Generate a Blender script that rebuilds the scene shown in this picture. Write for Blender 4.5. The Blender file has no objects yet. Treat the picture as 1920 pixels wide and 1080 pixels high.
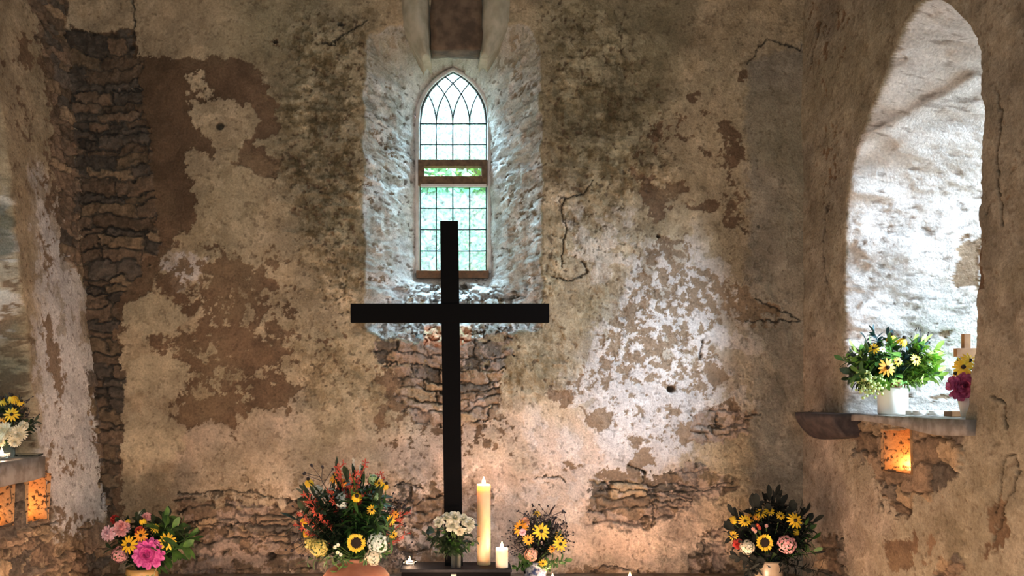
import bpy, math, random
import numpy as np
from mathutils import Vector, Matrix, Euler

# ------------------------------------------------------------------ scene, camera, light
S = bpy.context.scene
COL = S.collection
random.seed(7)
F = 1600.0            # focal length in pixels of the 1920 wide frame
CX, CY, EYE = 848.0, 740.0, 1.6
WY = 4.8              # distance of the east wall

cam_d = bpy.data.cameras.new('camera'); cam = bpy.data.objects.new('camera', cam_d); COL.objects.link(cam)
cam.location = (0, 0, EYE); cam.rotation_euler = (math.pi / 2, 0, 0)
cam_d.sensor_width = 36; cam_d.lens = 36 * F / 1920
cam_d.shift_x = (960 - CX) / 1920; cam_d.shift_y = (CY - 540) / 1920
cam_d.clip_start = 0.05
S.camera = cam
S.view_settings.view_transform = 'Standard'; S.view_settings.look = 'None'
S.view_settings.gamma = 1; S.view_settings.exposure = 0.0; S.view_settings.use_curve_mapping = False
S.cycles.use_denoising = True
S.cycles.max_bounces = 8; S.cycles.diffuse_bounces = 5; S.cycles.glossy_bounces = 3
S.cycles.transmission_bounces = 6; S.cycles.transparent_max_bounces = 12
S.cycles.sample_clamp_indirect = 6
S.cycles.caustics_reflective = False; S.cycles.caustics_refractive = False

SKY = 3.2
w = bpy.data.worlds.new('sky'); S.world = w; w.use_nodes = True
nt = w.node_tree; nt.nodes.clear()
o_ = nt.nodes.new('ShaderNodeOutputWorld'); bg = nt.nodes.new('ShaderNodeBackground')
tc = nt.nodes.new('ShaderNodeTexCoord'); nz = nt.nodes.new('ShaderNodeTexNoise'); nz.inputs['Scale'].default_value = 3
cr = nt.nodes.new('ShaderNodeValToRGB')
cr.color_ramp.elements[0].position = .35; cr.color_ramp.elements[0].color = (.74, .88, 1, 1)
cr.color_ramp.elements[1].position = .65; cr.color_ramp.elements[1].color = (.98, 1, 1, 1)
nt.links.new(tc.outputs['Generated'], nz.inputs['Vector']); nt.links.new(nz.outputs['Fac'], cr.inputs[0])
nt.links.new(cr.outputs[0], bg.inputs[0]); bg.inputs[1].default_value = SKY
nt.links.new(bg.outputs[0], o_.inputs[0])

def area(name, loc, target, sx, sy, power, col, portal=False, spread=math.pi):
    d = bpy.data.lights.new(name, 'AREA'); d.shape = 'RECTANGLE'; d.size = sx; d.size_y = sy
    d.energy = power; d.color = col; d.spread = spread
    o = bpy.data.objects.new(name, d); COL.objects.link(o); o.location = loc
    o.rotation_euler = (Vector(target) - Vector(loc)).to_track_quat('-Z', 'Y').to_euler()
    if portal: d.cycles.is_portal = True
    return o
# bright sky patch seen by the south window and by the north window, daylight above the east window
area('south_window_daylight', (4.7, 1.95, 3.5), (1.25, 4.8, 1.5), 1.5, 1.5, 480, (.67, .76, 1), spread=2.2)
area('south_window_sky', (3.5, 3.45, 2.3), (-2.0, 3.95, 1.2), 1.0, 1.6, 46, (.66, .76, 1))
area('north_window_daylight', (-3.4, 3.2, 2.9), (-2.3, 3.7, 2.3), 1.0, 2.2, 14, (.84, .9, 1))
area('east_window_daylight', (0, 6.1, 5.0), (0, 5.1, 2.7), 2.2, 0.9, 1250, (.92, .79, 1))
# fill lamp added behind the camera, then a sky portal in the west doorway
area('nave_fill', (0.6, -2.9, 2.6), (0, 4.8, 2.3), 2.6, 2.2, 22, (1.0, .86, .70))
area('nave_portal', (0, -2.98, 1.9), (0, 0, 1.9), 2.4, 3.6, 1, (1, 1, 1), portal=True)

def px(x, y, d):
    """photo pixel (1920x1080) to the point at distance d in front of the camera"""
    return Vector(((x - CX) * d / F, d, EYE + (CY - y) * d / F))

# ------------------------------------------------------------------ materials
def principled(name, col, rough=.6, **kw):
    m = bpy.data.materials.new(name); m.use_nodes = True
    b = m.node_tree.nodes['Principled BSDF']
    b.inputs['Base Color'].default_value = (*col, 1); b.inputs['Roughness'].default_value = rough
    for k, v in kw.items(): b.inputs[k].default_value = v
    return m
def mottled(name, c1, c2, scale=20, rough=.6, bump=0.0, **kw):
    m = principled(name, c1, rough, **kw); t = m.node_tree; b = t.nodes['Principled BSDF']
    g = t.nodes.new('ShaderNodeNewGeometry'); n = t.nodes.new('ShaderNodeTexNoise')
    n.inputs['Scale'].default_value = scale; n.inputs['Detail'].default_value = 4
    r = t.nodes.new('ShaderNodeValToRGB')
    r.color_ramp.elements[0].position = .38; r.color_ramp.elements[1].position = .62
    r.color_ramp.elements[0].color = (*c1, 1); r.color_ramp.elements[1].color = (*c2, 1)
    t.links.new(g.outputs['Position'], n.inputs['Vector']); t.links.new(n.outputs['Fac'], r.inputs[0])
    t.links.new(r.outputs[0], b.inputs['Base Color'])
    if bump:
        bp = t.nodes.new('ShaderNodeBump'); bp.inputs['Strength'].default_value = bump; bp.inputs['Distance'].default_value = .01
        t.links.new(n.outputs['Fac'], bp.inputs['Height']); t.links.new(bp.outputs[0], b.inputs['Normal'])
    return m
def petal_mat(name, c1, c2, scale=60):
    m = mottled(name, c1, c2, scale, .55)
    return m
def wall_material(name):
    m = bpy.data.materials.new(name); m.use_nodes = True; t = m.node_tree; b = t.nodes['Principled BSDF']
    b.inputs['Roughness'].default_value = .92; b.inputs['Specular IOR Level'].default_value = .25
    a = t.nodes.new('ShaderNodeVertexColor'); a.layer_name = 'coat'
    g = t.nodes.new('ShaderNodeNewGeometry')
    n1 = t.nodes.new('ShaderNodeTexNoise'); n1.inputs['Scale'].default_value = 90; n1.inputs['Detail'].default_value = 6; n1.inputs['Roughness'].default_value = .65
    n2 = t.nodes.new('ShaderNodeTexNoise'); n2.inputs['Scale'].default_value = 14; n2.inputs['Detail'].default_value = 5
    for n in (n1, n2): t.links.new(g.outputs['Position'], n.inputs['Vector'])
    mr = t.nodes.new('ShaderNodeMapRange'); mr.inputs[1].default_value = .3; mr.inputs[2].default_value = .7; mr.inputs[3].default_value = .72; mr.inputs[4].default_value = 1.24
    t.links.new(n1.outputs['Fac'], mr.inputs[0])
    mr2 = t.nodes.new('ShaderNodeMapRange'); mr2.inputs[1].default_value = .3; mr2.inputs[2].default_value = .7; mr2.inputs[3].default_value = .88; mr2.inputs[4].default_value = 1.1
    t.links.new(n2.outputs['Fac'], mr2.inputs[0])
    mu = t.nodes.new('ShaderNodeMath'); mu.operation = 'MULTIPLY'
    t.links.new(mr.outputs[0], mu.inputs[0]); t.links.new(mr2.outputs[0], mu.inputs[1])
    vm = t.nodes.new('ShaderNodeVectorMath'); vm.operation = 'SCALE'
    t.links.new(a.outputs['Color'], vm.inputs[0]); t.links.new(mu.outputs[0], vm.inputs['Scale'])
    t.links.new(vm.outputs[0], b.inputs['Base Color'])
    bp = t.nodes.new('ShaderNodeBump'); bp.inputs['Strength'].default_value = .85; bp.inputs['Distance'].default_value = .009
    t.links.new(n1.outputs['Fac'], bp.inputs['Height']); t.links.new(bp.outputs[0], b.inputs['Normal'])
    return m
M_WALL = wall_material('old_lime_plaster_and_rubble')

# ------------------------------------------------------------------ numpy fields for the walls
def lattice(seed): return np.random.RandomState(seed).rand(256, 256).astype(np.float32)
_L = {}
def vnoise(x, y, seed):
    if seed not in _L: _L[seed] = lattice(seed)
    T = _L[seed]
    xi = np.floor(x).astype(np.int64); yi = np.floor(y).astype(np.int64)
    fx = x - xi; fy = y - yi
    fx = fx * fx * fx * (fx * (fx * 6 - 15) + 10); fy = fy * fy * fy * (fy * (fy * 6 - 15) + 10)
    a = T[xi & 255, yi & 255]; b = T[(xi + 1) & 255, yi & 255]; c = T[xi & 255, (yi + 1) & 255]; d = T[(xi + 1) & 255, (yi + 1) & 255]
    return (a * (1 - fx) + b * fx) * (1 - fy) + (c * (1 - fx) + d * fx) * fy
def fbm(x, y, size, seed, octv=4, gain=.55):
    """0..1, rank-flattened; size = metres of the largest feature"""
    s = np.zeros_like(x); a = 1.0; t = 0; f = 1.0 / size
    for k in range(octv):
        ang = .6 * k + .3; ca, sa = math.cos(ang), math.sin(ang)
        s += a * vnoise((x * ca - y * sa) * f + 17.3 * k, (x * sa + y * ca) * f + 9.1 * k, seed + k); t += a * a
        a *= gain; f *= 2.03
    s = (s - s.mean()) / (s.std() + 1e-6)
    return 1 / (1 + np.exp(-1.7 * s))
def ridged(x, y, size, seed, octv=3):
    s = np.zeros_like(x); a = 1.0; f = 1 / size; t = 0
    for k in range(octv):
        s += a * (1 - np.abs(2 * vnoise(x * f + 5 * k, y * f + 3 * k, seed + k) - 1)); t += a; a *= .5; f *= 2.1
    return s / t
def sstep(x, a, b):
    t = np.clip((x - a) / (b - a), 0, 1); return t * t * (3 - 2 * t)
def sdist(poly, X, Y):
    """signed distance, positive inside"""
    P = np.asarray(poly, dtype=np.float64); n = len(P)
    d = np.full(X.shape, 1e18); ins = np.zeros(X.shape, bool)
    for i in range(n):
        ax, ay = P[i]; bx, by = P[(i + 1) % n]
        ex, ey = bx - ax, by - ay; wx, wy = X - ax, Y - ay
        t = np.clip((wx * ex + wy * ey) / (ex * ex + ey * ey + 1e-12), 0, 1)
        d = np.minimum(d, (wx - ex * t) ** 2 + (wy - ey * t) ** 2)
        if ay != by:
            ins ^= ((ay > Y) != (by > Y)) & (X < (bx - ax) * (Y - ay) / (by - ay) + ax)
    d = np.sqrt(d); return np.where(ins, d, -d)
def ldist(pts, X, Y):
    d = np.full(X.shape, 1e18)
    for (ax, ay), (bx, by) in zip(pts[:-1], pts[1:]):
        ex, ey = bx - ax, by - ay; wx, wy = X - ax, Y - ay
        t = np.clip((wx * ex + wy * ey) / (ex * ex + ey * ey + 1e-12), 0, 1)
        d = np.minimum(d, (wx - ex * t) ** 2 + (wy - ey * t) ** 2)
    return np.sqrt(d)
def ell(cx, cy, rx, ry, n=14, rot=0):
    return [(cx + rx * math.cos(a) * math.cos(rot) - ry * math.sin(a) * math.sin(rot), cy + rx * math.cos(a) * math.sin(rot) + ry * math.sin(a) * math.cos(rot)) for a in [2 * math.pi * i / n for i in range(n)]]
def axis(*segs):
    out = [np.array([segs[0][0]])]
    for a, b, st in segs:
        n = max(1, int(round((b - a) / st))); out.append(np.linspace(a, b, n + 1)[1:])
    return np.concatenate(out)

def rubble(u, v, seed, hmin=.035, hmax=.085, wmin=.08, wmax=.30):
    """coursed slate rubble: height 0..1, stone id random 0..1, second random, joint 0..1"""
    uw = u + .03 * (fbm(u, v, .16, seed + 40, 3) - .5) + .02 * (fbm(u, v, .03, seed + 41, 3) - .5); vw = v + .055 * (fbm(u, v, .26, seed + 50, 3) - .5) + .022 * (fbm(u, v, .035, seed + 60, 3) - .5)
    R = np.random.RandomState(seed)
    v0 = vw.min() - .1; hs = []
    while sum(hs) < (vw.max() - v0 + .2): hs.append(R.uniform(hmin, hmax) * (1.5 if R.rand() < .15 else 1))
    ev = v0 + np.concatenate([[0], np.cumsum(hs)])
    ci = np.clip(np.searchsorted(ev, vw.ravel()) - 1, 0, len(hs) - 1).reshape(vw.shape)
    dv = np.minimum(vw - ev[ci], ev[ci + 1] - vw)
    u0 = uw.min() - .4; L = uw.max() - u0 + .8
    du = np.zeros_like(uw); sid = np.zeros_like(uw); sid2 = np.zeros_like(uw)
    for c in range(len(hs)):
        m = ci == c
        if not m.any(): continue
        k = int(L / wmin) + 2; ws = R.uniform(wmin, wmax, k) * (.6 + hs[c] / hmax * .6)
        eu = u0 - R.rand() * .3 + np.concatenate([[0], np.cumsum(ws)]); r1 = R.rand(len(ws)); r2 = R.rand(len(ws))
        x = uw[m]; j = np.clip(np.searchsorted(eu, x) - 1, 0, len(ws) - 1)
        du[m] = np.minimum(x - eu[j], eu[j + 1] - x); sid[m] = r1[j]; sid2[m] = r2[j]
    d = np.minimum(dv, du)
    prof = sstep(d, .0005, .008)
    return prof, sid, sid2, 1 - sstep(d, .001, .007)

class Paint:
    """layers of coat over the wall: potentials are compared with a flaking noise"""
    def __init__(s, PX, PY, U, V, seed):
        s.PX, s.PY, s.U, s.V, s.seed = PX, PY, U, V, seed
        wx = (fbm(U, V, .05, seed + 1, 5, .62) - .5) * 15; wy = (fbm(U, V, .05, seed + 9, 5, .62) - .5) * 15
        s.WX, s.WY = PX + wx, PY + wy
        s.z = lambda: np.zeros_like(PX)
    def blob(s, G, poly, val=1.0, feather=4.0, mode='max'):
        P = np.array(poly); pad = feather + 14
        m = (s.WX > P[:, 0].min() - pad) & (s.WX < P[:, 0].max() + pad) & (s.WY > P[:, 1].min() - pad) & (s.WY < P[:, 1].max() + pad)
        if not m.any(): return
        d = sdist(poly, s.WX[m], s.WY[m]); g = sstep(d, -feather, feather) 
        if mode == 'max': G[m] = np.maximum(G[m], g * val)
        else: G[m] = G[m] * (1 - g * val)
    def cracks(s, lines, width=1.6):
        C = s.z(); X = s.PX + (s.WX - s.PX) * .45; Y = s.PY + (s.WY - s.PY) * .45
        for L in lines:
            P = np.array(L); m = (X > P[:, 0].min() - 8) & (X < P[:, 0].max() + 8) & (Y > P[:, 1].min() - 8) & (Y < P[:, 1].max() + 8)
            if m.any(): C[m] = np.maximum(C[m], 1 - sstep(ldist(L, X[m], Y[m]), width * .5, width * 1.6))
        return C

def mixc(A, B, m): return A * (1 - m[..., None]) + np.asarray(B) * m[..., None]

def grid_mesh(name, P, C, hole=None):
    """P: (n,m,3) points, C: (n,m,3) colours, hole: bool per face (n-1,m-1)"""
    n, m = P.shape[:2]
    idx = np.arange(n * m).reshape(n, m)
    q = np.stack([idx[:-1, :-1], idx[1:, :-1], idx[1:, 1:], idx[:-1, 1:]], -1)
    q = q[~hole] if hole is not None else q.reshape(-1, 4)
    q = q.reshape(-1, 4)
    me = bpy.data.meshes.new(name)
    me.vertices.add(n * m); me.vertices.foreach_set('co', P.reshape(-1).astype(np.float32))
    me.loops.add(q.size); me.loops.foreach_set('vertex_index', q.reshape(-1).astype(np.int32))
    me.polygons.add(len(q)); me.polygons.foreach_set('loop_start', np.arange(0, q.size, 4, dtype=np.int32))
    me.update(calc_edges=True)
    me.polygons.foreach_set('use_smooth', np.ones(len(q), bool))
    ca = me.color_attributes.new('coat', 'FLOAT_COLOR', 'POINT')
    c4 = np.ones((n * m, 4), np.float32); c4[:, :3] = np.clip(C.reshape(-1, 3), 0.004, .95); ca.data.foreach_set('color', c4.reshape(-1))
    me.materials.append(M_WALL)
    o = bpy.data.objects.new(name, me); COL.objects.link(o); o['kind'] = 'structure'
    return o

# colours of the coats (linear albedo)
CREAM = np.array([.47, .375, .245]); TAUPE = np.array([.335, .29, .22]); OLIVE = np.array([.30, .265, .165])
BROWN = np.array([.185, .120, .072]); LIME = np.array([.80, .78, .76]); PINKISH = np.array([.64, .50, .41])
MORTAR = np.array([.20, .155, .11]); DARK = np.array([.05, .038, .028])  # DARK is depth shade painted into cracks, deep gaps and holes

def compose(pt, base, Gb, Gs, Gw, Gr, crk, seed, quiet=0.0, flake=.055, stone_tint=(1, 1, 1), recess=.02, smear=0.0, wtint=1.0, brown_tint=1.0):
    """returns colour and relief (m, positive toward the room)"""
    U, V = pt.U, pt.V
    n = fbm(U, V, flake, seed + 3, 5, .62)
    n2 = fbm(U, V, flake * 2.2, seed + 13, 5, .6)
    big = fbm(U, V, .7, seed + 5, 4); mid = fbm(U, V, .16, seed + 6, 5); fine = fbm(U, V, .03, seed + 7, 3)
    col = base * (.74 + .40 * mid + .12 * (big - .5))[..., None]
    col = mixc(col, OLIVE * .95, np.clip((big - .55) * 1.1, 0, .45))
    # worn patches of a paler skim over everything
    skim = sstep(n2 - .72, -.03, .03); col = mixc(col, col * 1.16 + .02, skim * .7)
    s2 = sstep(fbm(U, V, .20, seed + 101, 6, .62) - .62, -.012, .012); s3 = sstep(fbm(U, V, .33, seed + 111, 6, .6) - .66, -.01, .01); s4 = sstep(fbm(U, V, .09, seed + 121, 5, .65) - .78, -.012, .012)
    lay = np.clip(.25 + Gr * 1.2, 0, 1) * (1 - np.clip(quiet, 0, 1)); s2, s3, s4 = s2 * lay, s3 * lay, s4 * lay
    col = mixc(col, col * np.array([.80, .78, .74]), s2); col = mixc(col, col * 1.14 + .01, s3); col = mixc(col, col * np.array([.70, .66, .60]), s4)
    white = sstep(Gw - (1 - n2) * .92, -.05, .04) * np.clip(Gw * 1.3, 0, 1)
    col = mixc(col, (LIME * wtint) * (.78 + .26 * mid)[..., None], white * .92)
    veil = sstep(Gw, .1, .9) * .45 * (1 - white); col = mixc(col, LIME * wtint * .8, veil)
    nf = fbm(U, V, flake * .55, seed + 23, 5, .62); n = n + (nf - n) * np.clip(.38 + Gw * .6, 0, .8)
    brown = sstep(Gb - n * .97 - .015, -.018, .018)
    bcol = BROWN * (.75 + .55 * mid)[..., None]
    bcol = mixc(bcol, np.array([.26, .185, .11]), np.clip((fbm(U, V, .3, seed + 33, 3) - .6) * 1.6, 0, .8))
    # where the coat is nearly white the layer beneath is a paler tan
    bcol = mixc(bcol, np.array([.33, .245, .17]), np.clip(Gw * .8, 0, .75))
    rh, sid, sid2, joint = rubble(U, V, seed + 70)
    stone = sstep(Gs - n * .8 - .1, -.02, .02)
    sc = mixc(np.ones_like(base) * np.array([.27, .19, .125]), np.array([.165, .135, .105]), (sid > .70).astype(float))
    sc = mixc(sc, np.array([.36, .26, .16]), (sid < .18).astype(float))
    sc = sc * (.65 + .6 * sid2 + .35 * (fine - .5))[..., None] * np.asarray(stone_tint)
    gap = joint * sstep(fbm(U, V, .09, seed + 151, 4), .58, .72); sc = mixc(sc, DARK * .8, gap * .85)
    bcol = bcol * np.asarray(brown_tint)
    sc = mixc(sc, MORTAR * (.6 + .5 * mid)[..., None], joint * .8)
    sm = sstep(fbm(U, V, .10, seed + 44, 5, .65) - .60, -.03, .04) * smear
    sc = mixc(sc, PINKISH * (.55 + .4 * mid)[..., None], sm * .85)
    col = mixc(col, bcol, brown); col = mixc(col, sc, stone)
    shade_mottle = fbm(U, V, .045, seed + 131, 5, .7); rr_ = np.clip(Gr * 1.1, 0, 1) * (1 - stone)
    col = mixc(col, col * np.array([.52, .47, .38]), sstep(shade_mottle, .62, .80) * rr_ * .8); col = mixc(col, col * 1.25 + .02, sstep(1 - shade_mottle, .66, .85) * rr_ * .7)  # mottling of the rough areas: cavity shade put into the colour
    # fine pits and specks
    pits = sstep(fbm(U, V, .022, seed + 21, 2), .90, .95) * (1 - stone) * np.clip(.45 + Gr, 0, 1)
    col = mixc(col, BROWN * .6, pits * .8); col = mixc(col, DARK, crk * .85)
    rg = ridged(U, V, .075, seed + 90, 4)
    h = .018 * (big - .5) + .005 * (mid - .5) * (1 - stone)
    h += Gr * (.036 * (rg - .6) + .010 * (fine - .5)) * (1 - stone)
    h += -.002 * s2 + .0018 * s3 - .002 * s4
    h += .0012 * (fine - .5) - .0045 * brown - .004 * pits + .0015 * skim + .0018 * white
    h += stone * (-recess + .022 * rh + .018 * (sid2 - .5) * rh + .005 * (fine - .5))
    h -= crk * .014
    h -= stone * gap * .022
    h += stone * .014 * (fbm(U, V, .06, seed + 161, 4) - .5)
    return col, h

# =================================================================== EAST (BACK) WALL
def back_wall():
    st = .0048
    xs = axis((-2.75, -2.3, .05), (-2.3, 2.12, st), (2.12, 2.6, .06)); zs = axis((-.05, .55, .05), (.55, 3.86, st), (3.86, 4.7, .06))
    X, Z = np.meshgrid(xs, zs, indexing='ij')
    PX0 = CX + X * F / WY; PY0 = CY - (Z - EYE) * F / WY
    wx = (fbm(X, Z, .12, 301, 4) - .5) * 9; wy = (fbm(X, Z, .12, 311, 4) - .5) * 9
    outer = [(683, 612), (681, 500), (680, 300), (680, 120), (684, 82), (694, 60), (722, 50), (752, 44), (775, 30), (800, 16), (850, 10), (900, 16),
             (930, 30), (952, 44), (970, 42), (990, 50), (1006, 66), (1015, 100), (1017, 300), (1019, 500), (1020, 612), (1006, 622), (930, 628), (900, 638), (868, 652), (800, 652), (764, 640), (716, 634)]
    d1 = .52; yb = WY + d1
    inner = [((x - CX) * yb / F, EYE + (CY - y) * yb / F) for x, y in
             [(783, 519), (784, 400), (785, 232), (788, 205), (797, 178), (813, 155), (832, 140), (848, 133), (866, 142), (886, 158), (902, 180), (911, 205), (914, 232), (915, 400), (917, 519)]]
    do = sdist(outer, PX0 + wx, PY0 + wy) * WY / F
    di = -sdist(inner, X + wx * .0009, Z)
    dep = d1 * np.where(do > 0, np.clip(do / (do + np.maximum(di, 0) + 1e-6), 0, 1), 0)
    dep = np.where((do > 0) & (di <= 0), d1, dep)
    hole = sdist(inner, X, Z) > .004
    # deeper, flatter sill bed: the broken ledge rises in steps
    inn = sstep(do, 0, .02)
    Y0 = WY + dep
    PX = CX + X * F / Y0; PY = CY - (Z - EYE) * F / Y0
    pt = Paint(PX, PY, X, Z, 1000)
    z = pt.z
    base = np.ones(X.shape + (3,)) * CREAM
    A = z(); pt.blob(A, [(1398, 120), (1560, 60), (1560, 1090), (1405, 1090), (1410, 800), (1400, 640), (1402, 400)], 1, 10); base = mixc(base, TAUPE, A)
    A = z(); pt.blob(A, [(1020, -20), (1300, -20), (1260, 200), (1200, 330), (1120, 360), (1030, 300)], .8, 50); pt.blob(A, [(430, -20), (690, -20), (690, 560), (560, 420), (470, 100)], .65, 60)
    base = mixc(base, OLIVE * .9, A)
    A = z(); pt.blob(A, [(860, 760), (1120, 800), (1300, 900), (1400, 1090), (500, 1090), (560, 900)], .9, 70); pt.blob(A, [(330, 800), (560, 760), (600, 1000), (340, 950)], .5, 50); base = mixc(base, PINKISH, A)
    A = z()
    for p in (ell(285, 590, 62, 42), ell(295, 705, 62, 45), ell(285, 820, 64, 52)): pt.blob(A, p, 1, 7)
    base = mixc(base, np.array([.50, .42, .28]), A * .9)
    patch_smooth = A.copy()
    # brown undercoat ------------------------------------------------------
    Gb = z() + .03
    def b(p, v=1, f=4): pt.blob(Gb, p, v, f)
    b([(120, 50), (250, 58), (262, 105), (285, 108), (450, 112), (475, 122), (498, 165), (520, 198), (522, 235), (512, 250), (470, 262), (530, 300), (522, 330), (455, 322), (400, 300), (360, 296), (358, 360), (368, 395), (352, 432), (330, 445), (306, 480), (280, 600), (225, 620), (230, 800), (225, 1080), (120, 1080)], 1.1, 3)
    b([(410, 462), (432, 480), (468, 490), (480, 508), (458, 530), (440, 545), (418, 562), (396, 556), (398, 520), (380, 505), (404, 490)], 1, 4)
    b([(300, 480), (345, 465), (520, 480), (570, 600), (550, 760), (340, 800), (320, 700), (300, 600)], .56, 40)
    b([(420, 612), (458, 606), (502, 640), (518, 680), (480, 702), (440, 690), (412, 650)], .95, 8); b([(380, 560), (440, 560), (470, 620), (420, 660), (370, 620)], .7, 10)
    b([(480, 735), (500, 718), (552, 714), (572, 738), (520, 762), (480, 765)], 1, 5); b([(326, 782), (345, 765), (380, 744), (440, 738), (452, 790), (442, 802), (395, 785), (355, 806)], 1, 5)
    b([(298, 520), (330, 508), (338, 535), (318, 550), (300, 545)], 1, 3); b(ell(296, 640, 26, 22), .8, 8); b([(330, 690), (390, 660), (400, 720), (340, 740)], .7, 14)
    b(ell(520, 640, 16, 14), .8, 6); b(ell(436, 818, 10, 6), 1, 3); b(ell(605, 640, 60, 45), .30, 30)
    b([(1186, 312), (1215, 325), (1245, 352), (1290, 340), (1296, 362), (1262, 378), (1252, 418), (1222, 412), (1204, 372)], .82, 8)
    b([(1185, 150), (1335, 160), (1340, 300), (1200, 300)], .24, 20); b([(1345, 222), (1378, 236), (1392, 285), (1386, 325), (1352, 292)], .85, 6); b([(1352, 290), (1392, 300), (1396, 440), (1358, 420)], .48, 10)
    b([(1288, 176), (1330, 166), (1328, 222), (1300, 214)], .55, 8); b([(1225, 232), (1238, 232), (1238, 262), (1225, 262)], .95, 3); b([(1290, 382), (1345, 380), (1352, 400), (1320, 404), (1290, 395)], .85, 4)
    b([(1225, 440), (1290, 440), (1300, 520), (1400, 560), (1480, 570), (1460, 608), (1390, 612), (1330, 590), (1240, 600), (1160, 700), (1080, 720), (1120, 640), (1180, 560)], .60, 18)
    b([(1130, 640), (1250, 620), (1340, 640), (1350, 740), (1230, 720), (1120, 740)], .42, 20); b([(1150, 720), (1390, 720), (1350, 860), (1150, 850)], .17, 20)
    b([(1305, 500), (1345, 520), (1400, 540), (1440, 575), (1410, 606), (1352, 586), (1310, 560)], .80, 10); b([(1215, 640), (1250, 610), (1330, 600), (1340, 625), (1250, 660), (1180, 700), (1170, 670)], .66, 10)
    b([(1420, 565), (1470, 570), (1468, 600), (1408, 612)], .72, 6)
    b([(1086, 758), (1108, 776), (1150, 768), (1138, 800), (1126, 820), (1108, 796)], 1, 3); b([(1020, 735), (1075, 738), (1080, 760), (1030, 758)], .78, 6); b([(1072, 744), (1150, 660), (1180, 668), (1130, 720)], .5, 8)
    b([(1272, 800), (1310, 788), (1330, 770), (1380, 745), (1390, 765), (1330, 800), (1296, 836), (1268, 830)], 1, 4); b([(1184, 844), (1222, 844), (1226, 868), (1202, 890), (1215, 908), (1116, 900), (1128, 878), (1180, 882)], 1.1, 3)
    b([(1318, 684), (1356, 684), (1360, 712), (1340, 724), (1316, 712)], .92, 5); b(ell(1258, 728, 13, 11), 1.1, 2); b(ell(1198, 770, 9, 8), 1, 2); b([(1250, 762), (1270, 762), (1274, 780), (1252, 778)], 1, 2); b(ell(1190, 825, 30, 12), .6, 8); b(ell(1150, 745, 4, 4), 1, 2)
    b([(700, 640), (950, 640), (960, 850), (700, 850)], .45, 40); b([(700, 705), (760, 690), (760, 770), (735, 770)], .9, 6)
    b([(350, 930), (560, 940), (850, 900), (860, 1000), (560, 1080), (300, 1080)], .42, 30); b(ell(1390, 142, 9, 6), 1.1, 2); b(ell(515, 78, 6, 7), 1.1, 2); b(ell(1070, 875, 22, 5), .9, 3)
    b([(1005, 905), (1040, 890), (1050, 900), (1020, 915)], .3, 6); b([(530, 290), (640, 320), (680, 480), (560, 500)], .22, 40)
    for p, v, f in (([(352, 190), (420, 181), (470, 200), (488, 220), (478, 245), (452, 262), (448, 310), (398, 310), (398, 264), (372, 240), (357, 214)], 1, 3),
                    ([(352, 145), (366, 135), (384, 140), (398, 168), (420, 180), (350, 186)], .8, 5), ([(348, 276), (384, 276), (396, 300), (420, 330), (352, 340)], .9, 4),
                    (ell(285, 590, 58, 40), 1, 6), (ell(295, 705, 60, 44), 1, 6), (ell(285, 820, 62, 50), 1, 6), (ell(1320, 605, 9, 9), 1, 2), ([(1282, 395), (1340, 400), (1352, 440), (1290, 445)], 1, 5)):
        pt.blob(Gb, p, v, f, 'cut')
    # whitewash ------------------------------------------------------------
    Gw = z()
    for p, v, f in (([(1180, 480), (1300, 450), (1410, 560), (1400, 740), (1320, 790), (1290, 850), (1230, 910), (1120, 890), (1110, 800), (1040, 730), (1100, 640), (1150, 560)], .78, 55),
                    ([(1110, 690), (1300, 670), (1330, 760), (1290, 850), (1220, 890), (1130, 860)], 1.2, 20), ([(1000, 780), (1120, 820), (1130, 960), (980, 960)], .5, 50),
                    ([(1040, 380), (1200, 380), (1230, 520), (1060, 560)], .33, 40), ([(310, 470), (350, 462), (385, 490), (370, 530), (330, 550), (300, 500)], .7, 8), ([(700, 930), (1120, 930), (1120, 1090), (700, 1090)], .35, 60)):
        pt.blob(Gw, p, v, f)
    Gw = np.maximum(Gw, inn * (.95 + .3 * fbm(X, Z, .4, 77, 3)))
    Gw = np.maximum(Gw, patch_smooth * 0)
    outerhalf = inn * (1 - sstep(np.abs(PX - 848), 80, 130) * 0) * sstep(np.abs(PX - 848), 92, 118)
    Gb = np.maximum(Gb * (1 - inn), outerhalf * .26)
    # exposed rubble -------------------------------------------------------
    Gs = z()
    def s(p, v=1, f=4): pt.blob(Gs, p, v, f)
    s([(90, -20), (118, -10), (128, 52), (248, 62), (252, 100), (262, 112), (262, 180), (276, 230), (284, 350), (300, 470), (262, 505), (222, 560), (216, 640), (232, 700), (228, 800), (212, 960), (150, 1000), (60, 900)], 1.3, 3)
    s([(330, 932), (372, 925), (400, 950), (560, 945), (600, 1080), (290, 1080), (340, 1010)], .88, 14); s([(740, 912), (850, 925), (862, 985), (745, 985)], .92, 8); s([(900, 905), (925, 920), (915, 960), (880, 960)], .8, 5)
    s([(748, 700), (940, 700), (940, 790), (860, 800), (780, 800), (745, 740)], .95, 8); s([(690, 636), (965, 636), (950, 702), (740, 706), (700, 680)], .78, 8); s([(500, 1010), (850, 1010), (850, 1090), (500, 1090)], .62, 20)
    s([(1112, 905), (1215, 888), (1230, 900), (1300, 868), (1385, 905), (1372, 925), (1296, 938), (1290, 950), (1232, 985), (1190, 998), (1112, 985), (1100, 935)], 1.2, 4)
    s([(1292, 785), (1340, 765), (1385, 765), (1420, 778), (1398, 815), (1335, 832), (1296, 832)], 1.0, 5); s([(1300, 1030), (1330, 1012), (1358, 1012), (1385, 1090), (1285, 1090)], 1, 5); s([(1312, 1000), (1355, 984), (1352, 1000), (1316, 1008)], 1, 2)
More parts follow.
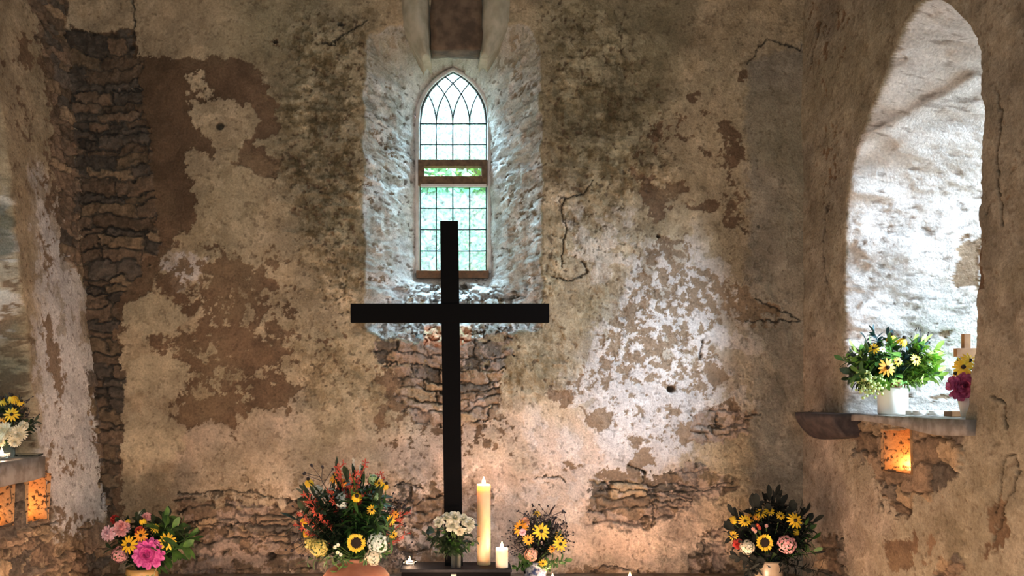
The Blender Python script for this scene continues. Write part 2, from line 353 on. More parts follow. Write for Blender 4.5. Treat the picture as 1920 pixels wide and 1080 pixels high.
    s([(1060, 1066), (1130, 1060), (1240, 1075), (1240, 1095), (1050, 1095)], .8, 8)
    bed = inn * sstep(PY, 522, 545) * sstep(PX, 690, 730) * (1 - sstep(PX, 985, 1015))
    Gs = np.maximum(Gs, bed * .42)
    for p, v, f in ((ell(285, 590, 58, 40), 1, 6), (ell(290, 705, 60, 44), 1, 6)): pt.blob(Gs, p, v, f, 'cut')
    # rough float-less render
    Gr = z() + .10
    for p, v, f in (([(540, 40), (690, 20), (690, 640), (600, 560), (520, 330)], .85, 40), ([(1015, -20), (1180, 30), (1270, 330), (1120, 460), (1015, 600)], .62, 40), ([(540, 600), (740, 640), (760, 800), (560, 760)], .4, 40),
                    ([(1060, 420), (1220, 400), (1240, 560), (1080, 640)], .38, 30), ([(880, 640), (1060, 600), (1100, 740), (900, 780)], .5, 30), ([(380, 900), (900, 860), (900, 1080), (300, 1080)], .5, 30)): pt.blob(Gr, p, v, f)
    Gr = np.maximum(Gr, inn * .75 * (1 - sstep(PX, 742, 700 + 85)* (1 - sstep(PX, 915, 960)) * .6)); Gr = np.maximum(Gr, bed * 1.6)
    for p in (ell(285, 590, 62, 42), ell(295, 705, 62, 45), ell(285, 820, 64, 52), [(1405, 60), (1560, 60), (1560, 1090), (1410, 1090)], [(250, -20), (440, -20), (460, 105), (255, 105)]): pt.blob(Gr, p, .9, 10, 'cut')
    lines = [[(1112, 338), (1096, 360), (1058, 370), (1050, 395), (1060, 430), (1054, 448), (1052, 500)], [(1036, 520), (1075, 527), (1100, 512), (1094, 494)], [(1400, 118), (1442, 72), (1500, 90), (1534, 58), (1540, 10)],
             [(243, -5), (252, 30), (246, 60), (256, 75)], [(690, 40), (650, 62), (625, 82), (600, 84)], [(1420, 560), (1500, 598)], [(1400, 780), (1425, 779)], [(1398, 602), (1504, 600)], [(1215, 888), (1180, 874)], [(1122, 918), (1300, 925), (1372, 905)],
             [(1000, 895), (1045, 892), (1058, 906)], [(1300, 938), (1225, 940), (1222, 985)], [(330, 925), (470, 920), (560, 944)],
             [(1320, 640), (1312, 672)], [(430, 1010), (560, 1004)], [(340, 980), (430, 984), (560, 975)], [(740, 910), (760, 905), (790, 915)], [(1110, 1075), (1130, 1062), (1180, 1066)]]
    crk = pt.cracks(lines, 1.3)
    hat = z()
    for k in range(6):
        x0 = 1396 + k * 6; hat = np.maximum(hat, 1 - sstep(ldist([(x0 + 5, 516 + k % 2 * 3), (x0 - 5, 536 - k % 3 * 3)], PX, PY), .6, 1.6))
    col, h = compose(pt, base, Gb, Gs, Gw, Gr, crk, 1000, patch_smooth, stone_tint=(.60 + .45 * sstep(PX, 280, 330))[..., None], brown_tint=(.74 + .26 * sstep(PX + PY * .5, 480, 640))[..., None], smear=sstep(PX, 290, 330) * .8, wtint=np.where(inn[..., None] > .5, 1.0, np.array([.86, .82, .80])))  # darker stone and brown at left, with the dim light there put in
    col = mixc(col, np.array([.16, .14, .12]), hat * .6)
    col = mixc(col, np.array([.50, .47, .40]), outerhalf * sstep(fbm(X, Z, .12, 88, 5, .65), .35, .6) * .6)
    col = mixc(col, LIME * .85, bed * sstep(fbm(X, Z, .05, 89, 4), .25, .5) * .75 * (PY < 620))
    col = mixc(col, col * np.array([1.9, .95, .55]), inn * (pt.PX > 795) * (pt.PX < 884) * sstep(PY, 608, 616) * .8)   # the orange brick bedded in the sill
    # the holes left by pegs
    for cx, cy, r in ((412, 236, 9), (1258, 730, 9), (912, 688, 5), (1235, 443, 4), (1424, 424, 3), (508, 1043, 10), (246, 88, 7), (250, 340, 5), (516, 78, 5), (638, 44, 6)):
        dd = np.hypot(PX - cx, (PY - cy) * 1.1); h -= .05 * (1 - sstep(dd, r * .5, r)); col = mixc(col, DARK * 1.5, (1 - sstep(dd, r * .5, r * 1.1)) * .8)
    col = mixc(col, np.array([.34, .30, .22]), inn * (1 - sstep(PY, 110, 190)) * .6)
    chunk = ridged(X, Z, .09, 404, 2); ch2 = fbm(X, Z, .06, 405, 4); hh = h + bed * (.030 * (ch2 - .5) + .03 * (chunk - .6))
    # relief pushes along -y on the flat wall and along the splay normal inside the opening
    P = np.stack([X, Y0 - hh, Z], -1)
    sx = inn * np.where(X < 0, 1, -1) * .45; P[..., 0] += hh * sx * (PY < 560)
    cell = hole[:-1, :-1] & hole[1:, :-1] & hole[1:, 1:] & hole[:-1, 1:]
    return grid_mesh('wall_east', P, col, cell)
back_wall()

# =================================================================== SIDE WALLS
def lean_left(z): return -(1.96 + .0815 * (np.clip(z, 0, 5) - .97))
def lean_right(z): return 1.97 + .03 * np.clip(z - 3.2, 0, 2)
def to_wall(poly, lean):
    out = []
    for x, y in poly:
        d = 4.0
        for _ in range(12):
            zz = EYE + (CY - y) * d / F; d = abs(F * float(lean(np.float64(zz))) / (x - CX))
        out.append((d, EYE + (CY - y) * d / F))
    return out

def side_wall(side):
    left = side < 0; lean = lean_left if left else lean_right; seed = 3000 if left else 5000
    ys = axis((-3.1, 2.7, .1), (2.7, 3.62 if left else 2.95, .03), (3.62 if left else 2.95, 4.95, .0058)); zs = axis((-.05, .5, .05), (.5, 3.95, .0055), (3.95, 4.7, .06))
    Yv, Z = np.meshgrid(ys, zs, indexing='ij'); Xw = lean(Z)
    T = .55
    if left:
        outer = to_wall([(78, 865), (70, 760), (62, 700), (52, 600), (42, 520), (34, 440), (20, 300), (4, 150), (-10, 100)], lean) + [(3.75, 3.1), (3.55, 3.28), (3.3, 3.1), (3.05, 2.7), (3.0, 1.9), (3.0, 1.0)]
        outer[0] = (outer[0][0], 1.0)
        inner = [(3.30, 1.0), (3.30, 2.45), (3.42, 2.8), (3.58, 3.0), (3.76, 2.8), (3.88, 2.45), (3.88, 1.0)]; sill = 1.30
    else:
        outer = to_wall([(1586, 800), (1585, 700), (1583, 560), (1588, 400), (1600, 310), (1626, 220), (1661, 130), (1700, 50), (1730, 8), (1760, -6), (1790, 14), (1820, 50), (1838, 95), (1838, 200), (1833, 400), (1829, 560), (1820, 700), (1812, 800)], lean)
        outer[0] = (outer[0][0], 1.0); outer[-1] = (outer[-1][0], 1.0)
        inner = [(3.37, 1.0), (3.37, 2.5), (3.45, 2.8), (3.62, 3.0), (3.8, 2.8), (3.95, 2.5), (3.97, 1.0)]; sill = 1.49
    wob = (fbm(Yv, Z, .15, seed + 2, 4) - .5) * .03
    do = sdist(outer, Yv + wob, Z + wob); di = -sdist(inner, Yv, Z)
    above = Z > sill
    dep = T * np.where(do > 0, np.clip(do / (do + np.maximum(di, 0) + 1e-6), 0, 1), 0)
    dep = np.where((do > 0) & (di <= 0), T, dep) * above
    hole = (sdist(inner, Yv, Z) > .004) & (Z > sill + .01)
    inn = sstep(do, 0, .015) * above
    # small square candle recesses under the sill
    niches = [[(45, 882), (88, 888), (90, 975), (50, 982)], [(-28, 902), (20, 900), (24, 985), (-24, 995)]] if left else [[(1656, 805), (1711, 803), (1713, 890), (1657, 882)]]
    nd = np.zeros_like(Z)
    for q in niches:
        dd = sdist(to_wall(q, lean), Yv + wob * .3, Z + wob * .3); nd = np.maximum(nd, sstep(dd, -.002, .006))
    X = Xw + side * dep
    PX = CX + X * F / np.maximum(Yv, .5); PY = CY - (Z - EYE) * F / np.maximum(Yv, .5)
    pt = Paint(PX, PY, Yv, Z, seed); z = pt.z
    Gb = z() + .05; Gs = z(); Gw = z(); Gr = z() + .12
    if left:
        base = np.ones(X.shape + (3,)) * (CREAM * .97)
        for p, v, f in (([(60, -20), (120, -20), (140, 300), (165, 500), (110, 480), (92, 300)], .75, 10), ([(0, 100), (60, 100), (120, 420), (100, 560), (50, 420), (20, 300)], .28, 15), ([(78, 585), (98, 600), (118, 690), (110, 780), (96, 700), (84, 640)], 1, 5),
                        ([(90, 820), (150, 840), (150, 900), (95, 890)], .34, 10), ([(60, 920), (190, 980), (180, 1080), (20, 1080)], .45, 20), ([(30, 60), (55, 75), (60, 110), (40, 110)], 1, 4), ([(0, 480), (40, 480), (60, 620), (60, 830), (0, 830)], .55, 15)): pt.blob(Gb, p, v, f)
        for p, v, f in (([(50, -20), (130, -20), (148, 300), (160, 520), (176, 560), (120, 470), (100, 300), (82, 120)], 1.0, 8), ([(0, 985), (80, 990), (150, 1000), (180, 1090), (-40, 1090)], .75, 12), ([(-60, 860), (88, 860), (98, 940), (90, 1000), (-60, 1010)], .95, 5),
                        ([(160, 700), (200, 700), (200, 960), (182, 900)], .8, 5), ([(150, 980), (210, 980), (210, 1090), (160, 1090)], 1.1, 5)): pt.blob(Gs, p, v, f)
        for p, v, f in (([(75, 600), (190, 660), (205, 960), (120, 1020), (80, 850)], 1.25, 30), ([(60, 300), (150, 480), (175, 700), (80, 700)], .75, 30), ([(0, 300), (40, 450), (30, 650), (-40, 650)], .5, 20)): pt.blob(Gw, p, v, f)
        mold = z(); pt.blob(mold, [(-40, 370), (12, 375), (30, 410), (28, 470), (8, 490), (-40, 480)], 1, 10); pt.blob(mold, [(-40, 600), (40, 610), (62, 700), (60, 840), (-40, 850)], .6, 25)
        cr = pt.cracks([[(190, 700), (196, 850), (188, 950)], [(168, 480), (178, 620), (188, 780)], [(60, 990), (100, 985), (110, 975)]], 1.8)
    else:
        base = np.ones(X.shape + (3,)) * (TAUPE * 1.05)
        A = z(); pt.blob(A, [(1500, 640), (1600, 640), (1680, 1090), (1490, 1090)], .5, 50); base = mixc(base, PINKISH * .9, A)
        for p, v, f in (([(1520, 0), (1600, 20), (1560, 200), (1520, 150)], .30, 25), ([(1540, 200), (1600, 230), (1570, 420), (1530, 560)], .22, 20), ([(1852, 960), (1885, 920), (1895, 990), (1880, 1030), (1856, 1040)], .85, 8),
                        ([(1840, 60), (1920, 0), (1920, 420), (1845, 400)], .10, 40), ([(1680, 1005), (1740, 1000), (1760, 1060), (1720, 1080)], .4, 10), ([(1660, 1010), (1720, 1010), (1710, 1070), (1664, 1070)], .85, 6)): pt.blob(Gb, p, v, f)
        for p, v, f in (([(1500, 772), (1606, 775), (1640, 800), (1812, 790), (1806, 870), (1792, 905), (1765, 906), (1745, 938), (1716, 930), (1706, 968), (1680, 972), (1664, 920), (1646, 892), (1632, 850), (1618, 878), (1604, 820), (1580, 812)], 1.05, 5),
                        ([(1536, 1000), (1580, 1010), (1592, 1090), (1530, 1090)], .95, 8), ([(1752, 1050), (1810, 1040), (1812, 1090), (1750, 1090)], .85, 6)): pt.blob(Gs, p, v, f)
        Gw = np.maximum(Gw, inn * 1.25); Gb = Gb * (1 - inn)
        for p, v, f in (([(1800, 450), (1840, 440), (1840, 540), (1795, 545), (1786, 520)], 1.2, 3), (ell(1776, 628, 12, 6), 1.2, 2), ([(1745, 742), (1760, 734), (1782, 738), (1776, 752), (1746, 750)], 1.2, 2), ([(1700, 735), (1716, 732), (1712, 745)], 1.2, 2)): pt.blob(Gb, p, v, f)
        mold = z()
        cr = pt.cracks([[(1892, 856), (1906, 850), (1914, 878), (1902, 920), (1888, 945), (1880, 985), (1862, 1010)], [(1892, 856), (1880, 885), (1884, 905), (1868, 960)], [(1862, 160), (1872, 210), (1868, 300), (1876, 420)], [(1536, 40), (1520, 120)], [(1845, 400), (1858, 380)], [(1860, 740), (1885, 760), (1890, 800)],
                        [(1552, 380), (1542, 470), (1556, 560)], [(1640, 890), (1655, 960)]], 1.5)
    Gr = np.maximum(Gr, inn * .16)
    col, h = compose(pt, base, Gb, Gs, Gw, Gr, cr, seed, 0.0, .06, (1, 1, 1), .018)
    col = mixc(col, np.array([.06, .07, .045]), mold * .75)
    hat = z()
    if not left:
        for k in range(5):
            hat = np.maximum(hat, 1 - sstep(ldist([(1531 - k * 2.2, 619 + k), (1524 - k * .6, 632 - k)], PX, PY), .5, 1.3))
        col = mixc(col, np.array([.12, .1, .08]), hat * .6)
        ridge = [(1590, 300), (1625, 262), (1700, 222), (1760, 190), (1832, 150)]
        rd = ldist(ridge, PX + (fbm(Yv, Z, .2, 9, 3) - .5) * 14, PY + (fbm(Yv, Z, .2, 10, 3) - .5) * 14)
        h += inn * .022 * (1 - sstep(rd, 2, 22)); 
    rim = 0 * nd
    for q in niches: rim = np.maximum(rim, sstep(sdist(to_wall(q, lean), Yv, Z), -.03, -.004))
    h = h * (1 - rim * .8); hole = hole | (nd > .5)
    P = np.stack([X - side * h, Yv, Z], -1)
    P[..., 1] -= h * inn * .7
    cell = hole[:-1, :-1] & hole[1:, :-1] & hole[1:, 1:] & hole[:-1, 1:]
    return grid_mesh('wall_north' if left else 'wall_south', P, col, cell), [to_wall(q, lean) for q in niches]
WS = side_wall(-1), side_wall(1)

# ------------------------------------------------------------------ mesh builder
class MB:
    def __init__(s): s.v = []; s.f = []
    def box(s, x0, x1, y0, y1, z0, z1, jit=0):
        b = len(s.v)
        for x in (x0, x1):
            for y in (y0, y1):
                for z in (z0, z1): s.v.append((x + random.uniform(-jit, jit), y + random.uniform(-jit, jit), z + random.uniform(-jit, jit)))
        for q in ((0, 1, 3, 2), (4, 6, 7, 5), (0, 4, 5, 1), (2, 3, 7, 6), (0, 2, 6, 4), (1, 5, 7, 3)): s.f.append(tuple(b + i for i in q))
        return s
    def tube(s, pts, radii, n=8, cap=True):
        pts = [Vector(p) for p in pts]
        if not isinstance(radii, (list, tuple)): radii = [radii] * len(pts)
        b = len(s.v); t0 = (pts[1] - pts[0]).normalized(); a = t0.orthogonal().normalized()
        for i, p in enumerate(pts):
            t = (pts[min(i + 1, len(pts) - 1)] - pts[max(i - 1, 0)]).normalized()
            a = (a - t * a.dot(t)).normalized(); c = t.cross(a)
            for k in range(n):
                g = 2 * math.pi * k / n; s.v.append(tuple(p + (a * math.cos(g) + c * math.sin(g)) * radii[i]))
        for i in range(len(pts) - 1):
            for k in range(n): s.f.append((b + i * n + k, b + i * n + (k + 1) % n, b + (i + 1) * n + (k + 1) % n, b + (i + 1) * n + k))
        if cap:
            s.f.append(tuple(b + k for k in range(n))[::-1]); s.f.append(tuple(b + (len(pts) - 1) * n + k for k in range(n)))
        return s
    def lathe(s, prof, n=32, c=(0, 0, 0), cap0=True, cap1=False):
        b = len(s.v)
        for r, z in prof:
            for k in range(n):
                g = 2 * math.pi * k / n; s.v.append((c[0] + r * math.cos(g), c[1] + r * math.sin(g), c[2] + z))
        for i in range(len(prof) - 1):
            for k in range(n): s.f.append((b + i * n + k, b + i * n + (k + 1) % n, b + (i + 1) * n + (k + 1) % n, b + (i + 1) * n + k))
        if cap0: s.f.append(tuple(b + k for k in range(n))[::-1])
        if cap1: s.f.append(tuple(b + (len(prof) - 1) * n + k for k in range(n)))
        return s
    def petal(s, base, d, up, L, W, droop=.3, tip=.5, fold=.15, n=5, peak=.55):
        """a leaf or petal: starts at base, grows along d, bends by droop away from up"""
        base = Vector(base); d = Vector(d).normalized(); up = Vector(up); up = (up - d * up.dot(d)).normalized(); sd = d.cross(up)
        b = len(s.v); p = base.copy(); dd = d.copy(); uu = up.copy(); st = L / n
        for i in range(n + 1):
            t = i / n
            wd = W * (math.sin(math.pi * min(1, (t / (2 * peak)) if t < peak else .5 + (t - peak) / (2 * (1 - peak)) * (1 - tip * .5))) ** .8 * .5) if 0 < t < 1 else (W * .10 if t == 0 else W * .5 * (.02 + (.30 * tip if tip < .6 else .5)))
            s.v.append(tuple(p - sd * wd + uu * wd * fold)); s.v.append(tuple(p)); s.v.append(tuple(p + sd * wd + uu * wd * fold))
            dd = (dd - uu * droop / n).normalized(); uu = sd.cross(dd).normalized() * (1 if sd.cross(dd).dot(uu) > 0 else -1)
            p = p + dd * st
        for i in range(n):
            a = b + 3 * i
            s.f.append((a, a + 1, a + 4, a + 3)); s.f.append((a + 1, a + 2, a + 5, a + 4))
        return s
    def ball(s, c, r, nu=8, nv=5, sq=(1, 1, 1)):
        b = len(s.v); c = Vector(c)
        for j in range(1, nv):
            th = math.pi * j / nv
            for k in range(nu):
                g = 2 * math.pi * k / nu; s.v.append((c.x + r * sq[0] * math.sin(th) * math.cos(g), c.y + r * sq[1] * math.sin(th) * math.sin(g), c.z + r * sq[2] * math.cos(th)))
        t = len(s.v); s.v.append((c.x, c.y, c.z + r * sq[2])); s.v.append((c.x, c.y, c.z - r * sq[2]))
        for j in range(nv - 2):
            for k in range(nu): s.f.append((b + j * nu + k, b + (j + 1) * nu + k, b + (j + 1) * nu + (k + 1) % nu, b + j * nu + (k + 1) % nu))
        for k in range(nu):
            s.f.append((t, b + k, b + (k + 1) % nu)); s.f.append((t + 1, b + (nv - 2) * nu + (k + 1) % nu, b + (nv - 2) * nu + k))
        return s
    def mesh(s, name, mat, smooth=True):
        me = bpy.data.meshes.new(name); me.from_pydata(s.v, [], s.f); me.update()
        if smooth: me.polygons.foreach_set('use_smooth', [True] * len(me.polygons))
        me.materials.append(mat); return me
    def build(s, name, mat, parent=None, smooth=True, bevel=0):
        o = bpy.data.objects.new(name, s.mesh(name, mat, smooth)); COL.objects.link(o)
        if parent: o.parent = parent
        if bevel:
            m = o.modifiers.new('bevel', 'BEVEL'); m.width = bevel; m.segments = 2; m.limit_method = 'ANGLE'
        return o
def put(name, mesh, parent=None, loc=(0, 0, 0), rot=None, sc=1.0):
    o = bpy.data.objects.new(name, mesh); COL.objects.link(o)
    if parent: o.parent = parent
    o.location = loc
    if rot is not None: o.rotation_euler = rot
    o.scale = (sc, sc, sc) if not isinstance(sc, (tuple, list)) else sc
    return o
def tag(o, label=None, cat=None, group=None, kind=None):
    if label: o['label'] = label
    if cat: o['category'] = cat
    if group: o['group'] = group
    if kind: o['kind'] = kind
    return o
def thing(name, label, cat, loc=(0, 0, 0), group=None, kind=None):
    o = bpy.data.objects.new(name, None); COL.objects.link(o); o.location = loc; o.empty_display_size = .05
    return tag(o, label, cat, group, kind)

# ------------------------------------------------------------------ shell that the photo does not show
M_FLAG = mottled('grey_flagstones', (.22, .2, .17), (.34, .31, .27), 3, .8, .3)
M_CEIL = mottled('limewashed_vault', (.42, .38, .31), (.55, .50, .42), 5, .9, .3)
tag(MB().box(-2.8, 2.7, -3.2, 5.0, -.12, 0).build('floor', M_FLAG, smooth=False), kind='structure')
tag(MB().box(-2.8, 2.7, -3.2, 5.0, 4.62, 4.72).build('ceiling', M_CEIL, smooth=False), kind='structure')
b = MB(); b.box(-2.7, -1.2, -3.12, -3.0, 0, 4.65); b.box(1.2, 2.6, -3.12, -3.0, 0, 4.65); b.box(-1.2, 1.2, -3.12, -3.0, 3.7, 4.65)
tag(b.build('wall_west', M_CEIL, smooth=False), kind='structure')

# ------------------------------------------------------------------ stone ledge, sill slabs, broken corbel
def rough_box(name, x0, x1, y0, y1, z0, z1, mat, amp=.008, step=.02, seed=1, shape=None):
    """a block with chipped, wavy faces"""
    import bmesh
    bm = bmesh.new(); bmesh.ops.create_cube(bm, size=1)
    for v in bm.verts: v.co = Vector((x0 + (v.co.x + .5) * (x1 - x0), y0 + (v.co.y + .5) * (y1 - y0), z0 + (v.co.z + .5) * (z1 - z0)))
    for ax, n in (((1, 0, 0), int((x1 - x0) / step)), ((0, 1, 0), int((y1 - y0) / step)), ((0, 0, 1), int((z1 - z0) / step))):
        lo = (x0, y0, z0); hi = (x1, y1, z1); i = ax.index(1)
        for k in range(1, max(n, 2)):
            c = [0, 0, 0]; c[i] = lo[i] + (hi[i] - lo[i]) * k / max(n, 2)
            bmesh.ops.bisect_plane(bm, geom=bm.verts[:] + bm.edges[:] + bm.faces[:], plane_co=c, plane_no=ax)
    from mathutils import noise
    for v in bm.verts:
        if shape: v.co = shape(v.co)
        q = v.co * 9 + Vector((seed, 0, 0)); n = noise.noise_vector(q) * amp + noise.noise_vector(q * 4) * amp * .45
        v.co += n
    me = bpy.data.meshes.new(name); bm.to_mesh(me); bm.free(); me.materials.append(mat)
    me.polygons.foreach_set('use_smooth', [True] * len(me.polygons))
    o = bpy.data.objects.new(name, me); COL.objects.link(o); return o
M_LEDGE = mottled('ledge_slate', (.20, .165, .125), (.36, .31, .25), 14, .75, .5)
M_SLAB = mottled('sill_slate', (.17, .15, .13), (.30, .28, .26), 22, .55, .4)
M_CORB = mottled('dark_corbel_stone', (.026, .018, .018), (.060, .042, .038), 24, .7, .6)
tag(rough_box('stone_ledge', -1.92, 1.92, 3.95, 4.765, .0, .6, M_LEDGE, .004, .09, 3), 'long low stone ledge along the foot of the back wall under the flowers', 'stone ledge')
LEDGE = .605
# right sill slab: runs from the broken corbel to the near jamb
def sh_r(c):
    k = (c.y - 3.2) / 1.1
    if c.x < 2.05: c.x += .012 * math.sin(c.y * 9)
    if c.z < 1.49: c.z += .018 * math.sin(c.y * 5 + .4) * (1 if c.x < 2.2 else 0)
    return c
tag(rough_box('sill_slab', 1.935, 2.54, 3.20, 4.20, 1.458, 1.505, M_SLAB, .003, .03, 5, sh_r), 'thin slate slab forming the sill of the tall right-hand window', 'sill slab')
tag(rough_box('sill_slab', -2.56, -1.935, 3.0, 4.06, 1.205, 1.305, M_SLAB, .005, .035, 15), 'thick grey stone slab forming the sill of the left-hand window', 'sill slab')
def sh_c(c):
    # rounded broken bowl: flat top, belly curving up to the tip
    t = (c.y - 4.12) / .42; tt = max(0, min(1, t)); wdt = math.sin(math.pi * (.18 + .58 * tt)) ** .45
    u = (1.505 - c.z) / .14
    c.z = 1.507 - (1.507 - c.z) * (.25 + .75 * wdt)
    c.x = 1.99 - (1.99 - c.x) * (wdt * (1 - .50 * u * u) + .05)
    return c
tag(rough_box('corbel_stone', 1.80, 2.02, 4.12, 4.52, 1.375, 1.507, M_CORB, .005, .02, 9, sh_c), 'dark broken stone bowl jutting from the right wall beside the corner', 'corbel stone')

# dark recess block and the two plaster stubs that hang in front of the window head
M_STUB = mottled('grey_cream_stub_plaster', (.36, .33, .24), (.50, .46, .35), 14, .9, .5); M_LINT = mottled('dark_brown_lintel_stone', (.075, .05, .032), (.16, .11, .07), 16, .85, .6)
lx0, lx1 = (808 - CX) * 4.84 / F, (902 - CX) * 4.84 / F
tag(rough_box('lintel', lx0, lx1, 4.762, 4.90, EYE + (CY - 101) * 4.83 / F, 4.1, M_LINT, .010, .03, 21), kind='structure')
def stub(name, x, wd, bot, seed, tilt):
    zb = EYE + (CY - bot) * 4.72 / F; xc = (x - CX) * 4.72 / F
    inner = xc + (wd if tilt > 0 else -wd)
    def sh(c):
        t = (c.z - zb) / (4.15 - zb); u = (c.x - xc) / wd; k = min(1, .28 + max(0, t) * 2.3)
        c.x = inner + (c.x - inner) * k; c.y += .09 * u * u
        return c
    return tag(rough_box(name, xc - wd, xc + wd, 4.72, 4.95, zb, 4.15, M_STUB, .008, .02, seed, sh), kind='structure')
stub('trim_1', 779, .082, 100, 31, .35); stub('trim_2', 930, .088, 98, 37, -.35)

# the square candle recesses left in the masonry
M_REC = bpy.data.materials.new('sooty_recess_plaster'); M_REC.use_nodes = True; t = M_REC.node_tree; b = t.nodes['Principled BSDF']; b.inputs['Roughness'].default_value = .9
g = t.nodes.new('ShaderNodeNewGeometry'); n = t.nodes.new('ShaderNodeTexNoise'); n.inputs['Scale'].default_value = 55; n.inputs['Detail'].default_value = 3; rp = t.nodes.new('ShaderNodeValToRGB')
rp.color_ramp.elements[0].position = .36; rp.color_ramp.elements[0].color = (.06, .035, .02, 1); rp.color_ramp.elements[1].position = .46; rp.color_ramp.elements[1].color = (.58, .36, .17, 1)  # orange candle glow put into the recess colour
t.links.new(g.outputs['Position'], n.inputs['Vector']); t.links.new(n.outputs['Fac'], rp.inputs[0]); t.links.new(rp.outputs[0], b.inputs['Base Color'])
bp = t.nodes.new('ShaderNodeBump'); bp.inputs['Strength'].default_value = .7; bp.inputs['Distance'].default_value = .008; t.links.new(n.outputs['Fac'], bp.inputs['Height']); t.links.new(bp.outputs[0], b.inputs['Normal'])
def recess(side, q, xw, depth, parent):
    # q: corners (far-top, near-top, near-bottom, far-bottom) as y, z on the wall
    m = MB(); n = 10; c = [Vector((xw - side * .012, y, z)) for y, z in q]; e = [v + Vector((side * (depth + .012), 0, 0)) for v in c]
    def patch(a, b_, c_, d_):
        o = len(m.v)
        for i in range(n + 1):
            for j in range(n + 1):
                p = a.lerp(b_, i / n).lerp(d_.lerp(c_, i / n), j / n)
                if 0 < i < n and 0 < j < n: p = p + Vector([random.uniform(-.003, .003) for _ in range(3)])
                m.v.append(tuple(p))
        for i in range(n):
            for j in range(n): m.f.append((o + i * (n + 1) + j, o + (i + 1) * (n + 1) + j, o + (i + 1) * (n + 1) + j + 1, o + i * (n + 1) + j + 1))
    for i in range(4): patch(c[i], c[(i + 1) % 4], e[(i + 1) % 4], e[i])
    patch(e[0], e[1], e[2], e[3])
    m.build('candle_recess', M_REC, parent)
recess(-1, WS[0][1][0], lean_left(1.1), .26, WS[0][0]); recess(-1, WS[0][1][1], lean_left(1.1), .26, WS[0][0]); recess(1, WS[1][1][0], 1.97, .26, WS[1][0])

# ------------------------------------------------------------------ windows
def glass_mat(name, tint, haze, hz_col):
    m = bpy.data.materials.new(name); m.use_nodes = True; t = m.node_tree; t.nodes.clear()
    o = t.nodes.new('ShaderNodeOutputMaterial'); tr = t.nodes.new('ShaderNodeBsdfTransparent'); tr.inputs[0].default_value = (*tint, 1)
    tl = t.nodes.new('ShaderNodeBsdfTranslucent'); tl.inputs[0].default_value = (*hz_col, 1)
    gl = t.nodes.new('ShaderNodeBsdfGlossy'); gl.inputs['Roughness'].default_value = .08
    m1 = t.nodes.new('ShaderNodeMixShader'); m2 = t.nodes.new('ShaderNodeMixShader'); m2.inputs[0].default_value = .04
    n = t.nodes.new('ShaderNodeTexNoise'); n.inputs['Scale'].default_value = 60; n.inputs['Detail'].default_value = 3
    g = t.nodes.new('ShaderNodeNewGeometry'); t.links.new(g.outputs['Position'], n.inputs['Vector'])
    mr = t.nodes.new('ShaderNodeMapRange'); mr.inputs[1].default_value = .35; mr.inputs[2].default_value = .65; mr.inputs[3].default_value = haze * .5; mr.inputs[4].default_value = haze * 1.4
    t.links.new(n.outputs['Fac'], mr.inputs[0]); t.links.new(mr.outputs[0], m1.inputs[0])
    t.links.new(tr.outputs[0], m1.inputs[1]); t.links.new(tl.outputs[0], m1.inputs[2]); t.links.new(m1.outputs[0], m2.inputs[1]); t.links.new(gl.outputs[0], m2.inputs[2])
    t.links.new(m2.outputs[0], o.inputs[0]); return m
M_GLASS = glass_mat('rippled_old_glass', (.52, .93, .90), .13, (.72, .98, .98)); M_CLEAR = glass_mat('clear_glass', (.9, .98, .9), .04, (1, 1, 1))
M_LEAD = principled('lead_came', (.035, .06, .065), .5, Metallic=.3); M_FRAME = principled('dark_window_iron', (.05, .055, .055), .6)
M_WOOD = mottled('weathered_brown_wood', (.10, .058, .028), (.19, .115, .058), 40, .65, .3); M_WOODO = mottled('orange_brown_wood', (.20, .09, .035), (.11, .055, .025), 30, .6, .3)
M_RIM = mottled('pale_stone_rim', (.62, .60, .58), (.75, .74, .72), 20, .9, .3)
WD = 5.30
def wp(x, y, d=WD): return px(x, y, d)
def head_arc(cx, cy, R, x0, x1, n=18, sgn=1):
    out = []
    for i in range(n + 1):
        x = x0 + (x1 - x0) * i / n; q = R * R - (x - cx) ** 2
        if q >= 0: out.append((x, cy - math.sqrt(q)))
    return out
XL, XR, YS, YA = 786.0, 914.0, 232.0, 134.0; XM = (XL + XR) / 2; hw = (XR - XL) / 2; RR = (hw * hw + (YS - YA) ** 2) / (2 * hw)
def in_head(x, y):
    if y >= YS: return XL <= x <= XR
    return (x - (XL + RR)) ** 2 + (y - YS) ** 2 <= RR * RR and (x - (XR - RR)) ** 2 + (y - YS) ** 2 <= RR * RR
w1 = thing('window_1', 'pointed leaded window with small panes above the black cross', 'window', wp(XM, 519), kind='structure')
IV = w1.location.copy()
def L(v): return tuple(Vector(v) - IV)
outline = [(XL, 508), (XL, 370), (XL, YS)] + [p for p in head_arc(XL + RR, YS, RR, XL, XM)][1:] + [p for p in head_arc(XR - RR, YS, RR, XM, XR)][1:] + [(XR, 370), (XR, 508)]
fr = MB(); 
for (a, bb) in zip(outline[:-1], outline[1:]): pass
fr.tube([L(wp(x, y, WD + .005)) for x, y in outline], .012, 6); fr.build('frame', M_FRAME, w1)
rm = MB(); rm.tube([L(wp(x, y, WD - .012)) for x, y in [(XL - 3.5, 512), (XL - 3.5, 370), (XL - 3.5, YS)] + [(XM + (x - XM) * 1.07, y - 4) for x, y in outline[3:-2]] + [(XR + 3.5, YS), (XR + 3.5, 370), (XR + 3.5, 512)]], .014, 8); rm.build('plaster_rim', M_RIM, w1)
gb = MB(); pts = [L(wp(x, y, WD + .012)) for x, y in outline]; gb.v = pts; gb.f = [tuple(range(len(pts)))]
